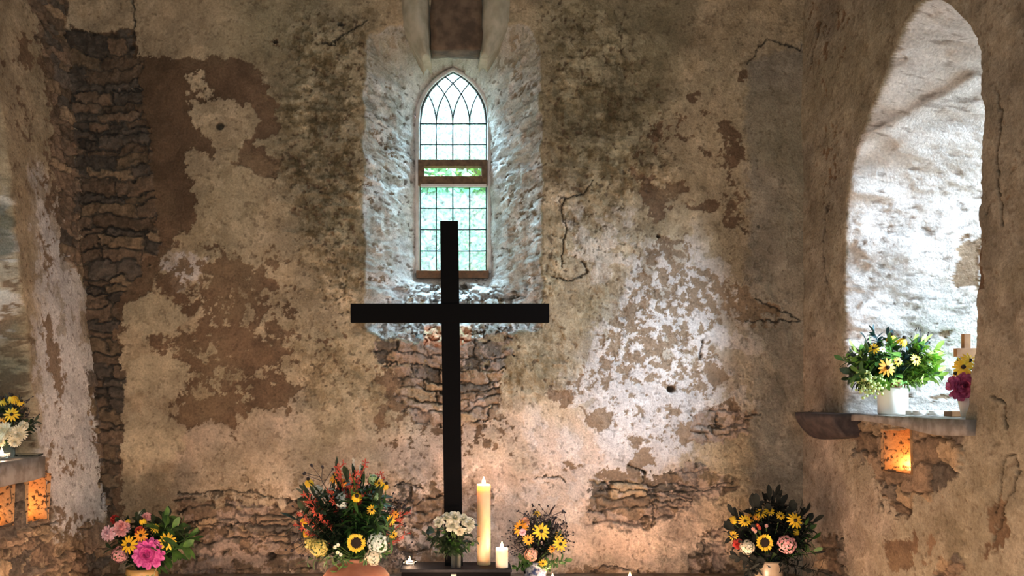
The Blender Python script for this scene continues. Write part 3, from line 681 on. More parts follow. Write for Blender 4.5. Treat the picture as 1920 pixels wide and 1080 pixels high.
# panes: the head, the upper rows and the lower rows
def pane(poly, mat, name='pane'):
    m = MB(); m.v = [L(wp(x, y, WD + .012)) for x, y in poly]; m.f = [tuple(range(len(poly)))]; return m.build(name, mat, w1, smooth=False)
pane([(XL, 300), (XL, YS)] + outline[3:-2] + [(XR, YS), (XR, 300)], M_GLASS, 'upper_leaded_glass'); pane([(XL, 510), (XL, 347), (XR, 347), (XR, 510)], M_GLASS, 'lower_leaded_glass')
cm = MB(); cr_ = .0042
for x in (818, 849, 880.5):
    cm.tube([L(wp(x, YS)), L(wp(x, 300))], cr_, 6); cm.tube([L(wp(x, 348)), L(wp(x, 509))], cr_, 6)
for y in (232, 271, 350, 390.5, 430.5, 470.5): cm.tube([L(wp(XL, y)), L(wp(XR, y))], cr_ if y != 232 else .0055, 6)
for mx in (XL, 818, 849, 880.5, XR):
    for sg in (1, -1):
        cx = mx + sg * RR; seg = []
        for i in range(60):
            th = math.pi * .5 * i / 59; x = cx - sg * RR * math.cos(th); y = YS - RR * math.sin(th)
            if in_head(x, y): seg.append((x, y))
            else: break
        if len(seg) > 3 and not (mx in (XL, XR)): cm.tube([L(wp(x, y)) for x, y in seg[::2] + [seg[-1]]], cr_, 6)
cm.build('lead_cames', M_LEAD, w1)
hp = MB(); A = lambda x0, x1, y0, y1, d0=WD - .035, d1=WD + .03: hp.box(L(wp(x0, 0, d0))[0], L(wp(x1, 0, d0))[0], L(wp(0, 0, d0))[1], L(wp(0, 0, d1))[1], L(wp(0, y1, d0))[2], L(wp(0, y0, d0))[2])
A(784, 914, 299, 311); A(784, 914, 330, 348); A(784, 795, 311, 330); A(903, 914, 311, 330)
hopper = hp.build('hopper_frame', M_WOOD, w1, smooth=False, bevel=.002)
h2 = MB(); h2.v = [L(wp(x, y, WD)) for x, y in ((795, 330), (903, 330), (903, 311), (795, 311))]; h2.f = [(0, 1, 2, 3)]; h2.build('pane', M_CLEAR, hopper, smooth=False)
ft = MB(); ft.box(*[L(wp(x, 0, WD - .05))[0] for x in (789, 912)], L(wp(0, 0, WD - .05))[1], L(wp(0, 0, WD - .03))[1], L(wp(0, 348, WD - .05))[2] - .006, L(wp(0, 345, WD - .05))[2]); ft.build('pale_bead', M_RIM, hopper, smooth=False)
sl = MB(); sl.box(L(wp(781, 0))[0], L(wp(916, 0))[0], L(wp(0, 0, WD - .05))[1], L(wp(0, 0, WD + .03))[1], L(wp(0, 523))[2], L(wp(0, 509))[2]); sl.build('sill_board', M_WOODO, w1, smooth=False, bevel=.003)

def side_window(n, side, ya, yb, zs, zt, X):
    o = thing('window_%d' % n, 'tall lancet window set deep in the %s wall' % ('left' if side < 0 else 'right'), 'window', (X, (ya + yb) / 2, zs), kind='structure')
    c = (ya + yb) / 2; pl = [(ya, zs), (ya, zt - .5), (ya + .08, zt - .2), (c, zt), (yb - .08, zt - .2), (yb, zt - .5), (yb, zs)]
    f = MB(); f.tube([(0, y - c, z - zs) for y, z in pl] + [(0, ya - c, 0)], .022, 6); f.build('frame', M_FRAME, o)
    g = MB(); g.v = [(side * .01, y - c, z - zs) for y, z in pl]; g.f = [tuple(range(len(pl)))]; g.build('pane', M_CLEAR, o, smooth=False)
    k = MB()
    for i in range(1, 7): k.tube([(0, ya - c, i * .2), (0, yb - c, i * .2)], .004, 5)
    for i in (1, 2, 3): k.tube([(0, ya - c + (yb - ya) * i / 4, 0), (0, ya - c + (yb - ya) * i / 4, zt - zs - .45)], .004, 5)
    k.build('lead_cames', M_LEAD, o)
side_window(2, 1, 3.37, 3.96, 1.5, 3.0, 2.535); side_window(3, -1, 3.3, 3.88, 1.3, 3.0, -2.66)

# ------------------------------------------------------------------ outside the east window
M_LEAFO = mottled('bright_green_tree_leaves', (.10, .30, .03), (.30, .52, .08), 3, .5); M_LEAFO2 = mottled('blue_green_leaves', (.05, .22, .09), (.16, .42, .20), 3, .5)  # bright green and blue-green leaf colours
M_GRASS = mottled('churchyard_grass', (.08, .2, .03), (.14, .3, .06), 6, .9); M_BARK = mottled('bark', (.12, .1, .07), (.2, .17, .12), 12, .9)
tag(MB().box(-9, 9, 5.9, 16, -.3, -.02).build('ground', M_GRASS, smooth=False), kind='structure')
def tree(loc, R, zc, n, mat, label, seed, lw=.05):
    rnd = random.Random(seed); o = thing('tree', label, 'tree', loc); m = MB()
    for _ in range(n):
        a = rnd.uniform(0, 6.283); e = rnd.uniform(-1, 1); r = R * rnd.uniform(.35, 1)
        c = Vector((r * math.cos(a) * math.sqrt(1 - e * e), r * .7 * math.sin(a) * math.sqrt(1 - e * e), zc + r * 1.15 * e))
        m.petal(c, (rnd.uniform(-1, 1), rnd.uniform(-1, 1), rnd.uniform(-1, .4)), (rnd.uniform(-.4, .4), -1, rnd.uniform(.2, 1)), lw * rnd.uniform(1.2, 2.4), lw * rnd.uniform(.7, 1.1), .5, .2, .1, 3)
    m.build('foliage', mat, o); t = MB(); t.tube([(0, 0, 0), (.04, 0, zc * .5), (-.03, 0, zc), (.1, .05, zc + R * .6)], [.09, .07, .05, .02], 8)
    for k in range(7):
        a = k * .9; z0 = zc - R * .5 + k * R * .16; t.tube([(0, 0, z0), (math.cos(a) * R * .45, math.sin(a) * R * .3, z0 + R * .3), (math.cos(a) * R * .8, math.sin(a) * R * .5, z0 + R * .35)], [.03, .02, .008], 5)
    t.build('trunk', M_BARK, o)
tree((-.62, 8.0, 0), 1.0, 3.0, 6500, M_LEAFO2, 'loose blue-green tree outside the pointed window, left side', 3)
tree((.75, 9.6, 0), 1.3, 3.5, 7500, M_LEAFO, 'bright green tree outside the pointed window, right side', 4)
tree((.05, 11.2, 0), 1.3, 5.1, 2600, M_LEAFO2, 'sparse tree behind the arched head of the pointed window', 5)

# ------------------------------------------------------------------ cross on its plinth
M_BLACK = principled('black_painted_wood', (.0022, .0022, .0026), .85, **{'Specular IOR Level': .12}); M_PLINTH = mottled('charcoal_painted_wood', (.008, .009, .012), (.014, .015, .019), 30, .7, 0, **{'Specular IOR Level': .25})
M_LABEL = principled('cream_tag', (.62, .58, .48), .6)
cr0 = px(851, 1058, 4.385); cross = thing('wooden_cross', 'tall plain black wooden cross standing on the dark plinth before the window', 'cross', (cr0.x, 4.385, .722))
cr_ = MB(); t0 = px(842, 414, 4.36) - cross.location; hwd = .0465; zb = 0; zt = t0.z; tx = t0.x
cr_.v = [(x + o, y, z) for z, x in ((0, 0), (zt, tx)) for y in (-.025, .025) for o in (-hwd, hwd)]
cr_.f = [(0, 1, 3, 2), (4, 6, 7, 5), (0, 4, 5, 1), (2, 3, 7, 6), (0, 2, 6, 4), (1, 5, 7, 3)]
cr_.build('post', M_BLACK, cross, smooth=False, bevel=.003)
a0 = px(657, 569, 4.355) - cross.location; a1 = px(1030, 604.5, 4.355) - cross.location
MB().box(a0.x, a1.x, -.031, .019, a1.z, a0.z).build('crossbar', M_BLACK, cross, smooth=False, bevel=.003)
pl = thing('plinth', 'low dark charcoal wooden plinth carrying the cross and candles', 'plinth', (.02, 4.36, LEDGE + .001))
PW0, PW1 = (750 - CX) * 4.27 / F - .02, (960 - CX) * 4.27 / F - .02
MB().box(PW0, PW1, -.09, .10, .104, .12).build('top_board', M_PLINTH, pl, smooth=False, bevel=.002)
MB().box(PW0 + .006, PW1 - .006, -.083, .095, 0, .104).build('body', M_BLACK, pl, smooth=False, bevel=.002)
k = px(851, 1080, 4.27); MB().box(k.x - .02 - .014, k.x - .02 + .013, -.0875, -.083, .075, .094).build('paper_tag', M_LABEL, pl, smooth=False)
PT = LEDGE - .005 + .12

# ------------------------------------------------------------------ candles
def wax_mat(name, c, rad=(1, .5, .2), sub=.6, scl=.03):
    m = principled(name, c, .45); b = m.node_tree.nodes['Principled BSDF']
    b.inputs['Subsurface Weight'].default_value = sub; b.inputs['Subsurface Radius'].default_value = rad; b.inputs['Subsurface Scale'].default_value = scl
    return m
M_WAXC = wax_mat('cream_wax', (.90, .68, .38), (1, .6, .3), .8, .045); M_WAXW = wax_mat('white_wax', (.92, .78, .62), (1, .6, .35), .8, .05); M_WICK = principled('wick', (.02, .015, .01), .9)
def flame_mat():
    m = bpy.data.materials.new('candle_flame'); m.use_nodes = True; t = m.node_tree; t.nodes.clear()
    o = t.nodes.new('ShaderNodeOutputMaterial'); e = t.nodes.new('ShaderNodeEmission'); e.inputs[0].default_value = (1, .62, .25, 1); e.inputs[1].default_value = 9
    tr = t.nodes.new('ShaderNodeBsdfTransparent'); a = t.nodes.new('ShaderNodeAddShader')
    t.links.new(e.outputs[0], a.inputs[0]); t.links.new(tr.outputs[0], a.inputs[1]); t.links.new(a.outputs[0], o.inputs[0]); return m
M_FLAME = flame_mat(); M_TIN = principled('tealight_tin', (.7, .68, .65), .45, Metallic=.25)
M_GLS = bpy.data.materials.new('clear_glass_holder'); M_GLS.use_nodes = True; t = M_GLS.node_tree; t.nodes.clear()
o_ = t.nodes.new('ShaderNodeOutputMaterial'); tr = t.nodes.new('ShaderNodeBsdfTransparent'); tr.inputs[0].default_value = (.97, .99, .98, 1); gl = t.nodes.new('ShaderNodeBsdfGlossy'); gl.inputs['Roughness'].default_value = .06
fz = t.nodes.new('ShaderNodeLayerWeight'); fz.inputs[0].default_value = .12; df = t.nodes.new('ShaderNodeBsdfTranslucent'); df.inputs[0].default_value = (.9, .95, .95, 1); m0 = t.nodes.new('ShaderNodeMixShader'); m0.inputs[0].default_value = .10; t.links.new(tr.outputs[0], m0.inputs[1]); t.links.new(df.outputs[0], m0.inputs[2]); tr = m0
mx = t.nodes.new('ShaderNodeMixShader'); t.links.new(fz.outputs['Fresnel'], mx.inputs[0]); t.links.new(tr.outputs[0], mx.inputs[1]); t.links.new(gl.outputs[0], mx.inputs[2]); t.links.new(mx.outputs[0], o_.inputs[0])
FLAME = MB().lathe([(.0005, 0), (.0060, .004), (.0088, .011), (.0076, .020), (.0042, .029), (.0004, .040)], 14).mesh('flame', M_FLAME)
def flame(parent, z, power, sc=1.0, lc=(1, .61, .40)):
    f = put('flame', FLAME, parent, (0, 0, z), sc=sc)
    wk = MB().tube([(0, 0, z - .004), (.0005, 0, z + .008)], .0009, 6).build('wick', M_WICK, parent)
    d = bpy.data.lights.new('candle_light', 'POINT'); d.energy = power; d.color = lc; d.shadow_soft_size = .012
    o = bpy.data.objects.new('candle_light', d); COL.objects.link(o); o.parent = parent; o.location = (0, 0, z + .018 * sc); return f
def pillar(p, r, h, mat, label, power, sc=1.0):
    o = thing('pillar_candle', label, 'candle', p)
    MB().lathe([(r * .97, 0), (r, .004), (r, h * .5), (r, h - .004), (r * .95, h), (r * .80, h - .006), (r * .3, h - .010), (.0005, h - .010)], 40).build('wax_body', mat, o)
    flame(o, h - .006, power, sc); return o
c1 = px(907, 1058, 4.40); pillar((c1.x, 4.40, PT), .035, .418, M_WAXC, 'tall cream pillar candle burning on the dark plinth', 4.5, 1.15)
c2 = px(941, 1065, 4.325); pillar((c2.x, 4.325, PT), .031, .104, M_WAXW, 'short white pillar candle burning at the right end of the plinth', .8, 1.0)
M_WHITEG_ = principled('white_wax_cup', (.85, .84, .80), .5)
M_TWAX = wax_mat('tealight_wax', (.9, .82, .7), scl=.01)
def tealight(p, label, power, glass=False, group=None, sc=1.0, lit=True, lc=(1, .61, .40)):
    o = thing('tealight', label, 'candle', p, group)
    if glass: MB().lathe([(.022, 0), (.034, .010), (.036, .024), (.033, .026), (.033, .012), (.020, .004)], 28).build('glass_dish', M_GLS, o)
    z0 = .005 if glass else 0
    if not lit:
        MB().lathe([(.022, 0), (.027, .002), (.027, .020), (.025, .021), (.0005, .019)], 28).build('wax_cup', M_WHITEG_, o); MB().tube([(0, 0, .018), (.001, 0, .026)], .0009, 6).build('wick', M_WICK, o); return o
    MB().lathe([(.018, z0), (.0195, z0 + .002), (.0195, z0 + .016), (.0188, z0 + .016), (.0188, z0 + .012)], 24).build('tin_cup', M_TIN, o)
    MB().lathe([(.0185, z0 + .011), (.012, z0 + .0115), (.0005, z0 + .0115)], 20, cap0=False).build('wax', M_TWAX, o)
    if lit: flame(o, z0 + .011, power, .8 * sc, lc)
    return o
q = px(768, 1060, 4.40); tealight((q.x, 4.40, PT), 'tealight in a small clear glass dish at the left end of the plinth', 1.2, True)
for x, d, pw, lb in ((1036, 4.42, 1.2, 'lit tealight on the stone ledge in front of the blue jug of coneflowers'), (1181, 4.45, 4.5, 'lit tealight alone on the ledge below the bare masonry patch')):
    o = tealight(((x - CX) * d / F, d, LEDGE + .022), lb, pw, False, None, 1.2)
    MB().lathe([(.026, -.022), (.028, -.004), (.024, 0)], 20, cap1=True).build('saucer', M_WAXW, o)
for x, d, pw, lb in ((-.95, 4.20, 6, 'lit tealight added on the ledge between the left pot and the big bouquet'), (1.42, 4.1, 3, 'lit tealight added on the ledge before the tan crock'), (-.05, 4.05, 5, 'lit tealight added on the ledge before the plinth')):  # unseen tealights added to warm the wall from below
    tealight((x, d, LEDGE), lb, pw)
for x, d, pw, lb in ((-1.30, 3.25, 28, 'candle added on the floor left of the ledge front'), (-.45, 3.15, 22, 'candle added on the floor left of the middle aisle'), (.55, 3.15, 27, 'candle added on the floor right of the middle aisle'), (1.15, 3.35, 20, 'candle added on the floor before the right wall')):  # unseen floor candles added as warm fill for the lower walls
    pillar((x, d, .0), .04, .50, M_WAXC, 'tall cream ' + lb, pw, 1.2)
# candles in the wall recesses
n1 = px(1691, 889, 3.98); tealight((2.09, 3.985 - .12, 1.247), 'tealight glowing inside the square recess under the right sill', 1.3, True, lc=(1, .42, .13))
tealight((-2.10, 4.06, 1.012), 'tealight glowing inside the recess nearer the corner under the left sill', 1.4, True, lc=(1, .42, .13))
tealight((-2.09, 3.80, 1.0), 'tealight glowing in the recess at the left picture edge', 1.4, True, lc=(1, .42, .13))

# ------------------------------------------------------------------ flower blooms: one set of meshes per kind
def flat(o): return o
M_YEL = petal_mat('golden_yellow_petal', (.88, .50, .018), (.95, .66, .03)); M_ORG = petal_mat('deep_orange_petal', (.80, .30, .015), (.92, .45, .03)); M_CONE = principled('dark_brown_cone', (.018, .010, .006), .9)
M_SUNP = petal_mat('sunflower_petal', (.86, .52, .02), (.95, .70, .05)); M_STEM = mottled('green_stem', (.06, .13, .03), (.12, .20, .05), 30, .6)
M_LF = {'dark': mottled('dark_green_leaf', (.008, .022, .007), (.024, .052, .016), 25, .6), 'black': mottled('near_black_leaf', (.003, .006, .004), (.009, .013, .008), 25, .8), 'mid': mottled('mid_green_leaf', (.03, .10, .018), (.08, .19, .035), 25, .5),
        'bright': mottled('bright_green_leaf', (.07, .22, .03), (.20, .40, .07), 22, .45), 'lime': mottled('lime_green_leaf', (.25, .45, .06), (.42, .60, .14), 22, .5), 'blue': mottled('blue_green_leaf', (.02, .07, .09), (.05, .13, .15), 22, .5), 'maroon': mottled('blackish_purple_leaf', (.015, .008, .012), (.04, .02, .025), 22, .5)}
BALLC = {'magenta': ((.62, .045, .30), (.85, .20, .55)), 'pink': ((.80, .33, .34), (.90, .55, .55)), 'palepink': ((.78, .45, .52), (.92, .72, .78)), 'peach': ((.85, .38, .22), (.92, .58, .42)), 'cream': ((.82, .74, .52), (.92, .88, .74)),
         'white': ((.66, .66, .46), (.93, .92, .84)), 'icewhite': ((.60, .76, .66), (.86, .92, .88)), 'limegreen': ((.42, .66, .25), (.66, .82, .48)), 'wine': ((.28, .035, .10), (.46, .10, .22)), 'red': ((.40, .02, .02), (.62, .06, .04)), 'yellowgreen': ((.62, .52, .10), (.80, .70, .25)), 'pinkpurple': ((.55, .12, .35), (.75, .3, .55))}
_bm = {}
def ballmat(c):
    if c not in _bm: _bm[c] = petal_mat(c + '_petal', *BALLC[c], scale=75)
    return _bm[c]
def fib(n, up=0.0):
    out = []
    for i in range(n):
        z = 1 - (i + .5) / n * (1.0 - up); a = 2.39996 * i; r = math.sqrt(max(0, 1 - z * z)); out.append(Vector((r * math.cos(a), r * math.sin(a), z)))
    return out
_pr = {}
def proto(kind, colr=None):
    k = (kind, colr)
    if k in _pr: return _pr[k]
    rnd = random.Random(hash(kind) % 1000 if False else len(_pr) + 11); P = MB(); C = MB(); parts = []
    if kind in ('coneflower', 'droopy_coneflower', 'orange_coneflower'):
        n = 12; dr = .9 if kind == 'droopy_coneflower' else .30
        for i in range(n):
            a = 2 * math.pi * i / n + rnd.uniform(-.08, .08); d = Vector((math.cos(a), math.sin(a), -.5 if dr > .5 else rnd.uniform(-.12, .12)))
            P.petal(d * .15, d, (0, 0, 1), rnd.uniform(.90, 1.08), .30, dr + rnd.uniform(-.1, .1), .4, .12, 5)
        C.lathe([(.20, -.03), (.25, .05), (.24, .18), (.16, .30), (.02, .34)], 14)
        parts = [('petals', P, M_ORG if kind == 'orange_coneflower' else M_YEL), ('flower_center', C, M_CONE)]
    elif kind == 'sunflower':
        for r in (0, 1):
            for i in range(19):
                a = 2 * math.pi * (i + r * .5) / 19 + rnd.uniform(-.06, .06); d = Vector((math.cos(a), math.sin(a), .12 + .2 * r))
                P.petal(d * .5, d, (0, 0, 1), rnd.uniform(.38, .52), .22, rnd.uniform(-.1, .4), .5, .15, 4)
        C.lathe([(.55, -.05), (.60, .04), (.56, .10), (.38, .12), (.18, .09), (.01, .08)], 24)
        for v in fib(120): C.ball((v.x * .56, v.y * .56, .10), .028, 5, 3)
        parts = [('petals', P, M_SUNP), ('flower_center', C, M_CONE)]
    elif kind == 'mophead':
        for v in fib(72, -.75):
            up = v.orthogonal().normalized(); w_ = v.cross(up)
            for q in range(4):
                a = q * math.pi / 2 + rnd.uniform(-.3, .3); d = (up * math.cos(a) + w_ * math.sin(a)) + v * rnd.uniform(.1, .7)
                P.petal(v * (.80 + .12 * math.sin(v.x * 37 + v.y * 53)), d, v, .20, .20, .5, .9, .1, 3)
        C.ball((0, 0, 0), .70, 14, 9); parts = [('florets', P, ballmat(colr)), ('flower_center', C, M_LF['mid'])]
    elif kind == 'peony':
        for j, (n, th, Lp) in enumerate(((6, .25, .42), (9, .55, .55), (12, .9, .68), (14, 1.25, .8), (14, 1.6, .86), (12, 1.9, .8))):
            for i in range(n):
                a = 2 * math.pi * (i + .5 * j) / n + rnd.uniform(-.2, .2); t = th + rnd.uniform(-.12, .12)
                v = Vector((math.sin(t) * math.cos(a), math.sin(t) * math.sin(a), math.cos(t)))
                P.petal(v * .18 * (1 + j * .2), (v + Vector((rnd.uniform(-.15, .15), rnd.uniform(-.15, .15), .10))), Vector((0, 0, 1)) - v * .6 + Vector((0, 0, .2)), Lp, .42, -.9 + .25 * j, 1.0, .28, 4)
        C.ball((0, 0, 0), .45, 10, 6); parts = [('petals', P, ballmat(colr)), ('flower_center', C, ballmat(colr))]
    elif kind == 'rose':
        for j, (n, r0, tilt, wd, ln, dr) in enumerate(((3, .05, .05, .34, .95, -.5), (4, .14, .18, .46, .98, -.2), (5, .24, .42, .58, .95, .25), (5, .32, .85, .56, .95, .7), (5, .34, 1.7, .52, .92, 1.0))):
            for i in range(n):
                a = 2 * math.pi * (i + .5 * j) / n + rnd.uniform(-.15, .15); rad = Vector((math.cos(a), math.sin(a), 0))
                P.petal(rad * r0 * .5 + Vector((0, 0, -.40)), rad * tilt + Vector((0, 0, 1)), -rad + Vector((0, 0, .3)), ln, wd * 1.1, dr, 1.0, .55, 6)
        C.lathe([(.02, -.75), (.09, -.6), (.20, -.5), (.30, -.32), (.24, -.2)], 12); parts = [('petals', P, ballmat(colr)), ('calyx', C, M_LF['mid'])]
    elif kind == 'chrysanthemum':
        for j, (n, th, Lp) in enumerate(((8, .3, .5), (14, .7, .7), (18, 1.1, .82), (20, 1.45, .9), (18, 1.75, .85))):
            for i in range(n):
                a = 2 * math.pi * (i + .5 * j) / n + rnd.uniform(-.1, .1); t = th + rnd.uniform(-.08, .08)
                v = Vector((math.sin(t) * math.cos(a), math.sin(t) * math.sin(a), math.cos(t))); P.petal(v * .1, v, Vector((0, 0, 1)) - v * .5, Lp, .20, -.3, .7, .25, 3)
        C.ball((0, 0, 0), .35, 8, 5); parts = [('petals', P, ballmat(colr)), ('flower_center', C, ballmat(colr))]
    elif kind == 'small_daisy':
        for i in range(7):
            a = 2 * math.pi * i / 7; d = Vector((math.cos(a), math.sin(a), .15)); P.petal(d * .1, d, (0, 0, 1), .85, .55, .2, 1.0, .1, 3)
        C.ball((0, 0, .08), .22, 8, 5); parts = [('petals', P, ballmat(colr)), ('flower_center', C, M_YEL)]
    _pr[k] = [(nm, m.mesh(kind + '_' + nm, mt), mt) for nm, m, mt in parts]; return _pr[k]
CATS = {'coneflower': 'flower', 'droopy_coneflower': 'flower', 'orange_coneflower': 'flower'}
NAMES = {'coneflower': 'coneflower', 'droopy_coneflower': 'coneflower', 'orange_coneflower': 'coneflower', 'sunflower': 'sunflower', 'mophead': 'hydrangea_flower', 'peony': 'peony_flower', 'rose': 'rose_flower', 'chrysanthemum': 'dahlia_flower', 'small_daisy': 'daisy_flower'}
def bloom(kind, x, y, d, rpx, mouth, label, colr=None, face=(0, -1, .25), group=None, bend=.35):
    """a flower head of radius rpx (photo pixels) centred at pixel x, y and distance d, on a stem that runs into the vase mouth"""
    c = px(x, y, d); r = rpx * d / F; o = thing(NAMES[kind], label, 'flower', c, group)
    q = (Vector(face).normalized() + Vector((random.uniform(-.12, .12), 0, random.uniform(-.12, .12)))).to_track_quat('Z', 'Y')
    q = q @ Euler((0, 0, random.uniform(0, 6))).to_quaternion()
    for nm, me, mt in proto(kind, colr): put(nm, me, o, (0, 0, 0), q.to_euler(), r)
    m = Vector(mouth) - c; f = Vector(face).normalized(); s0 = -f * r * .2
    s = MB(); p1 = s0 - f * r * .8 + m * .2; p2 = m * .7 + Vector((0, 0, .02)); pts = []
    for i in range(8):
        t = i / 7; pts.append(((1 - t) ** 3) * s0 + 3 * t * (1 - t) ** 2 * p1 + 3 * t * t * (1 - t) * p2 + t ** 3 * m)
    s.tube(pts, .0022, 6); s.build('stem', M_STEM, o); return o

def leafstem_mesh(name, n, L, W, mat, seed, curl=.5, thin=False, stem=.0018, spread=1.0):
    """a unit-long bent twig with leaves, growing along +Z"""
    rnd = random.Random(seed); s = MB(); bx, by = rnd.uniform(-.15, .15), rnd.uniform(-.15, .15)
    pt_ = lambda t: Vector((bx * t * t, by * t * t, t))
    s.tube([pt_(i / 6) for i in range(7)], [stem * 8 * (1 - .6 * i / 6) for i in range(7)], 5)
    for i in range(n):
        t = .28 + .72 * (i + .5) / n; a = i * 2.4 + rnd.uniform(-.4, .4); d = Vector((math.cos(a) * spread, math.sin(a) * spread, rnd.uniform(.15, .8)))
        s.petal(pt_(t), d, Vector((0, 0, 1)) - d * .3, L * rnd.uniform(.75, 1.15), W * rnd.uniform(.8, 1.1), rnd.uniform(.3, 1.0) * curl, .25, .25, 5)
    s.petal(pt_(1), (bx, by, 1), (0, -1, 0), L * .9, W * .9, .4, .25, .2, 5)
    return s.mesh(name, mat)
def berrystem_mesh(name, n, mat, seed, r=.03):
    rnd = random.Random(seed); s = MB(); s.tube([(0, 0, 0), (.02, .01, .4), (0, .03, .75), (.03, 0, 1)], [.012, .010, .007, .004], 5)
    for i in range(n):
        t = rnd.uniform(.55, 1.0); a = rnd.uniform(0, 6.28); e = Vector((math.cos(a) * .22, math.sin(a) * .22, rnd.uniform(.02, .18))); b0 = Vector((.01, .01, t)); s.tube([b0, b0 + e * .5, b0 + e], .004, 4); s.ball(b0 + e, r * rnd.uniform(.8, 1.2), 7, 5)
    return s.mesh(name, mat)
def crocosmia_mesh(name, seed, mat):
    rnd = random.Random(seed); s = MB(); pts = [Vector((.10 * t * t, .02, t)) + Vector((.22 * max(0, t - .6) ** 1.2 * 2, 0, -.1 * max(0, t - .7))) for t in [i / 9 for i in range(10)]]
    s.tube(pts, [.012 * (1 - .6 * i / 9) for i in range(10)], 5)
    for i in range(8):
        t = .66 + .34 * i / 8; p = pts[min(9, int(t * 9))].lerp(pts[min(9, int(t * 9) + 1)], t * 9 % 1)
        d = Vector((rnd.uniform(-1, 1), rnd.uniform(-1, 1), rnd.uniform(.2, 1))).normalized(); s.tube([p, p + d * .04, p + d * .065], [.006, .008, .012], 5)
        for q in range(4):
            a = q * 1.57; u_ = d.orthogonal().normalized(); v_ = d.cross(u_); s.petal(p + d * .06, d * .6 + u_ * math.cos(a) + v_ * math.sin(a), d, .050, .022, .3, .4, .2, 3)
    return s.mesh(name, mat)
M_CROC = petal_mat('orange_red_crocosmia', (.46, .05, .03), (.66, .13, .07)); M_BERD = principled('dark_berry', (.02, .012, .015), .5); M_BERG = mottled('lime_berry', (.40, .52, .16), (.60, .68, .28), 40, .4); M_REDB = principled('red_bud', (.5, .05, .04), .5); M_SNAP = petal_mat('ivory_snapdragon', (.80, .74, .58), (.9, .87, .76))
_lm = {}
def lmesh(kind, colr, i):
    k = (kind, colr, i)
    if k not in _lm:
        if kind == 'leaf': _lm[k] = leafstem_mesh('leafy_stem', 14, .24, .10, M_LF[colr], i * 7 + 1)
        elif kind == 'narrow': _lm[k] = leafstem_mesh('leafy_stem', 15, .32, .06, M_LF[colr], i * 7 + 2, .9)
        elif kind == 'broad': _lm[k] = leafstem_mesh('leafy_stem', 12, .26, .14, M_LF[colr], i * 7 + 3, .8)
        elif kind == 'berry': _lm[k] = berrystem_mesh('berry_stem', 16, M_BERD, i * 5 + 4, .020)
        elif kind == 'limeberry': _lm[k] = berrystem_mesh('berry_stem', 24, M_BERG, i * 5 + 5, .040)
        elif kind == 'croc': _lm[k] = crocosmia_mesh('crocosmia_stem', i * 3 + 6, M_CROC)
        elif kind == 'snap':
            s = MB(); s.tube([(0, 0, 0), (0, 0, 1)], .008, 5); rnd = random.Random(i)
            for j in range(26): a = j * 2.4; z_ = .62 + .38 * j / 26; s.ball((math.cos(a) * .045 * (1.2 - j / 30), math.sin(a) * .045 * (1.2 - j / 30), z_), .034 * (1.15 - j / 34), 6, 4)
            _lm[k] = s.mesh('snapdragon_stem', M_SNAP)
    return _lm[k]
SN = {'leaf': 'leafy_stem', 'narrow': 'leafy_stem', 'broad': 'leafy_stem', 'berry': 'seed_head_stem', 'limeberry': 'berry_stem', 'croc': 'crocosmia_stem', 'snap': 'snapdragon_stem'}
_fol = {}
def twig(kind, colr, x, y, d, mouth, label, group, i=0, wf=1.0):
    """a stem from the vase mouth to the pixel x, y at distance d; the leaves nobody could count go into one foliage mass per bouquet"""
    m = Vector(mouth); e = px(x, y, d) - m; Ln = e.length / 1.05
    R = (e.to_track_quat('Z', 'Y') @ Euler((0, 0, random.uniform(0, 6.28) if kind != 'croc' else 0)).to_quaternion())
    me = lmesh(kind, colr, i % 4)
    if kind in ('leaf', 'narrow', 'broad'):
        _fol.setdefault((BQ, colr), []).append((me, Matrix.Translation(m) @ R.to_matrix().to_4x4() @ Matrix.Diagonal((Ln * wf, Ln * wf, Ln, 1)))); return
    o = put(SN[kind], me, None, m, R.to_euler(), (Ln * wf, Ln * wf, Ln))
    return tag(o, label, 'stem', group)
FW = {'black': 'near-black', 'dark': 'dark green', 'mid': 'mid green', 'bright': 'bright green', 'lime': 'lime green', 'blue': 'blue-green', 'maroon': 'blackish purple'}
def foliage_out():
    for (bq, colr), L_ in _fol.items():
        m = MB()
        for me, M in L_:
            b0 = len(m.v); co = np.empty(len(me.vertices) * 3, np.float32); me.vertices.foreach_get('co', co); co = co.reshape(-1, 3)
            A_ = np.array(M)[:3]; m.v += [tuple(q) for q in (co @ A_[:, :3].T + A_[:, 3])]; m.f += [tuple(b0 + k for k in p.vertices) for p in me.polygons]
        tag(m.build('foliage', M_LF[colr]), 'mass of %s leaves %s' % (FW[colr], bq), 'foliage', None, 'stuff')
def fill(kind, colr, n, cx, cy, rx, ry, d, dd, mouth, label, group, amin=0, amax=6.283, rmin=.35, wf=1.0, seed=1):
    rnd = random.Random(seed)
    for i in range(n):
        a = amin + (amax - amin) * (i + rnd.random()) / n; r = rnd.uniform(rmin, 1) ** .6
        twig(kind, colr, cx + rx * r * math.cos(a), cy - ry * r * math.sin(a), d + rnd.uniform(-dd, dd * .7), Vector(mouth) + Vector((rnd.uniform(-.015, .015), rnd.uniform(-.015, .015), 0)), label, group, i, wf)

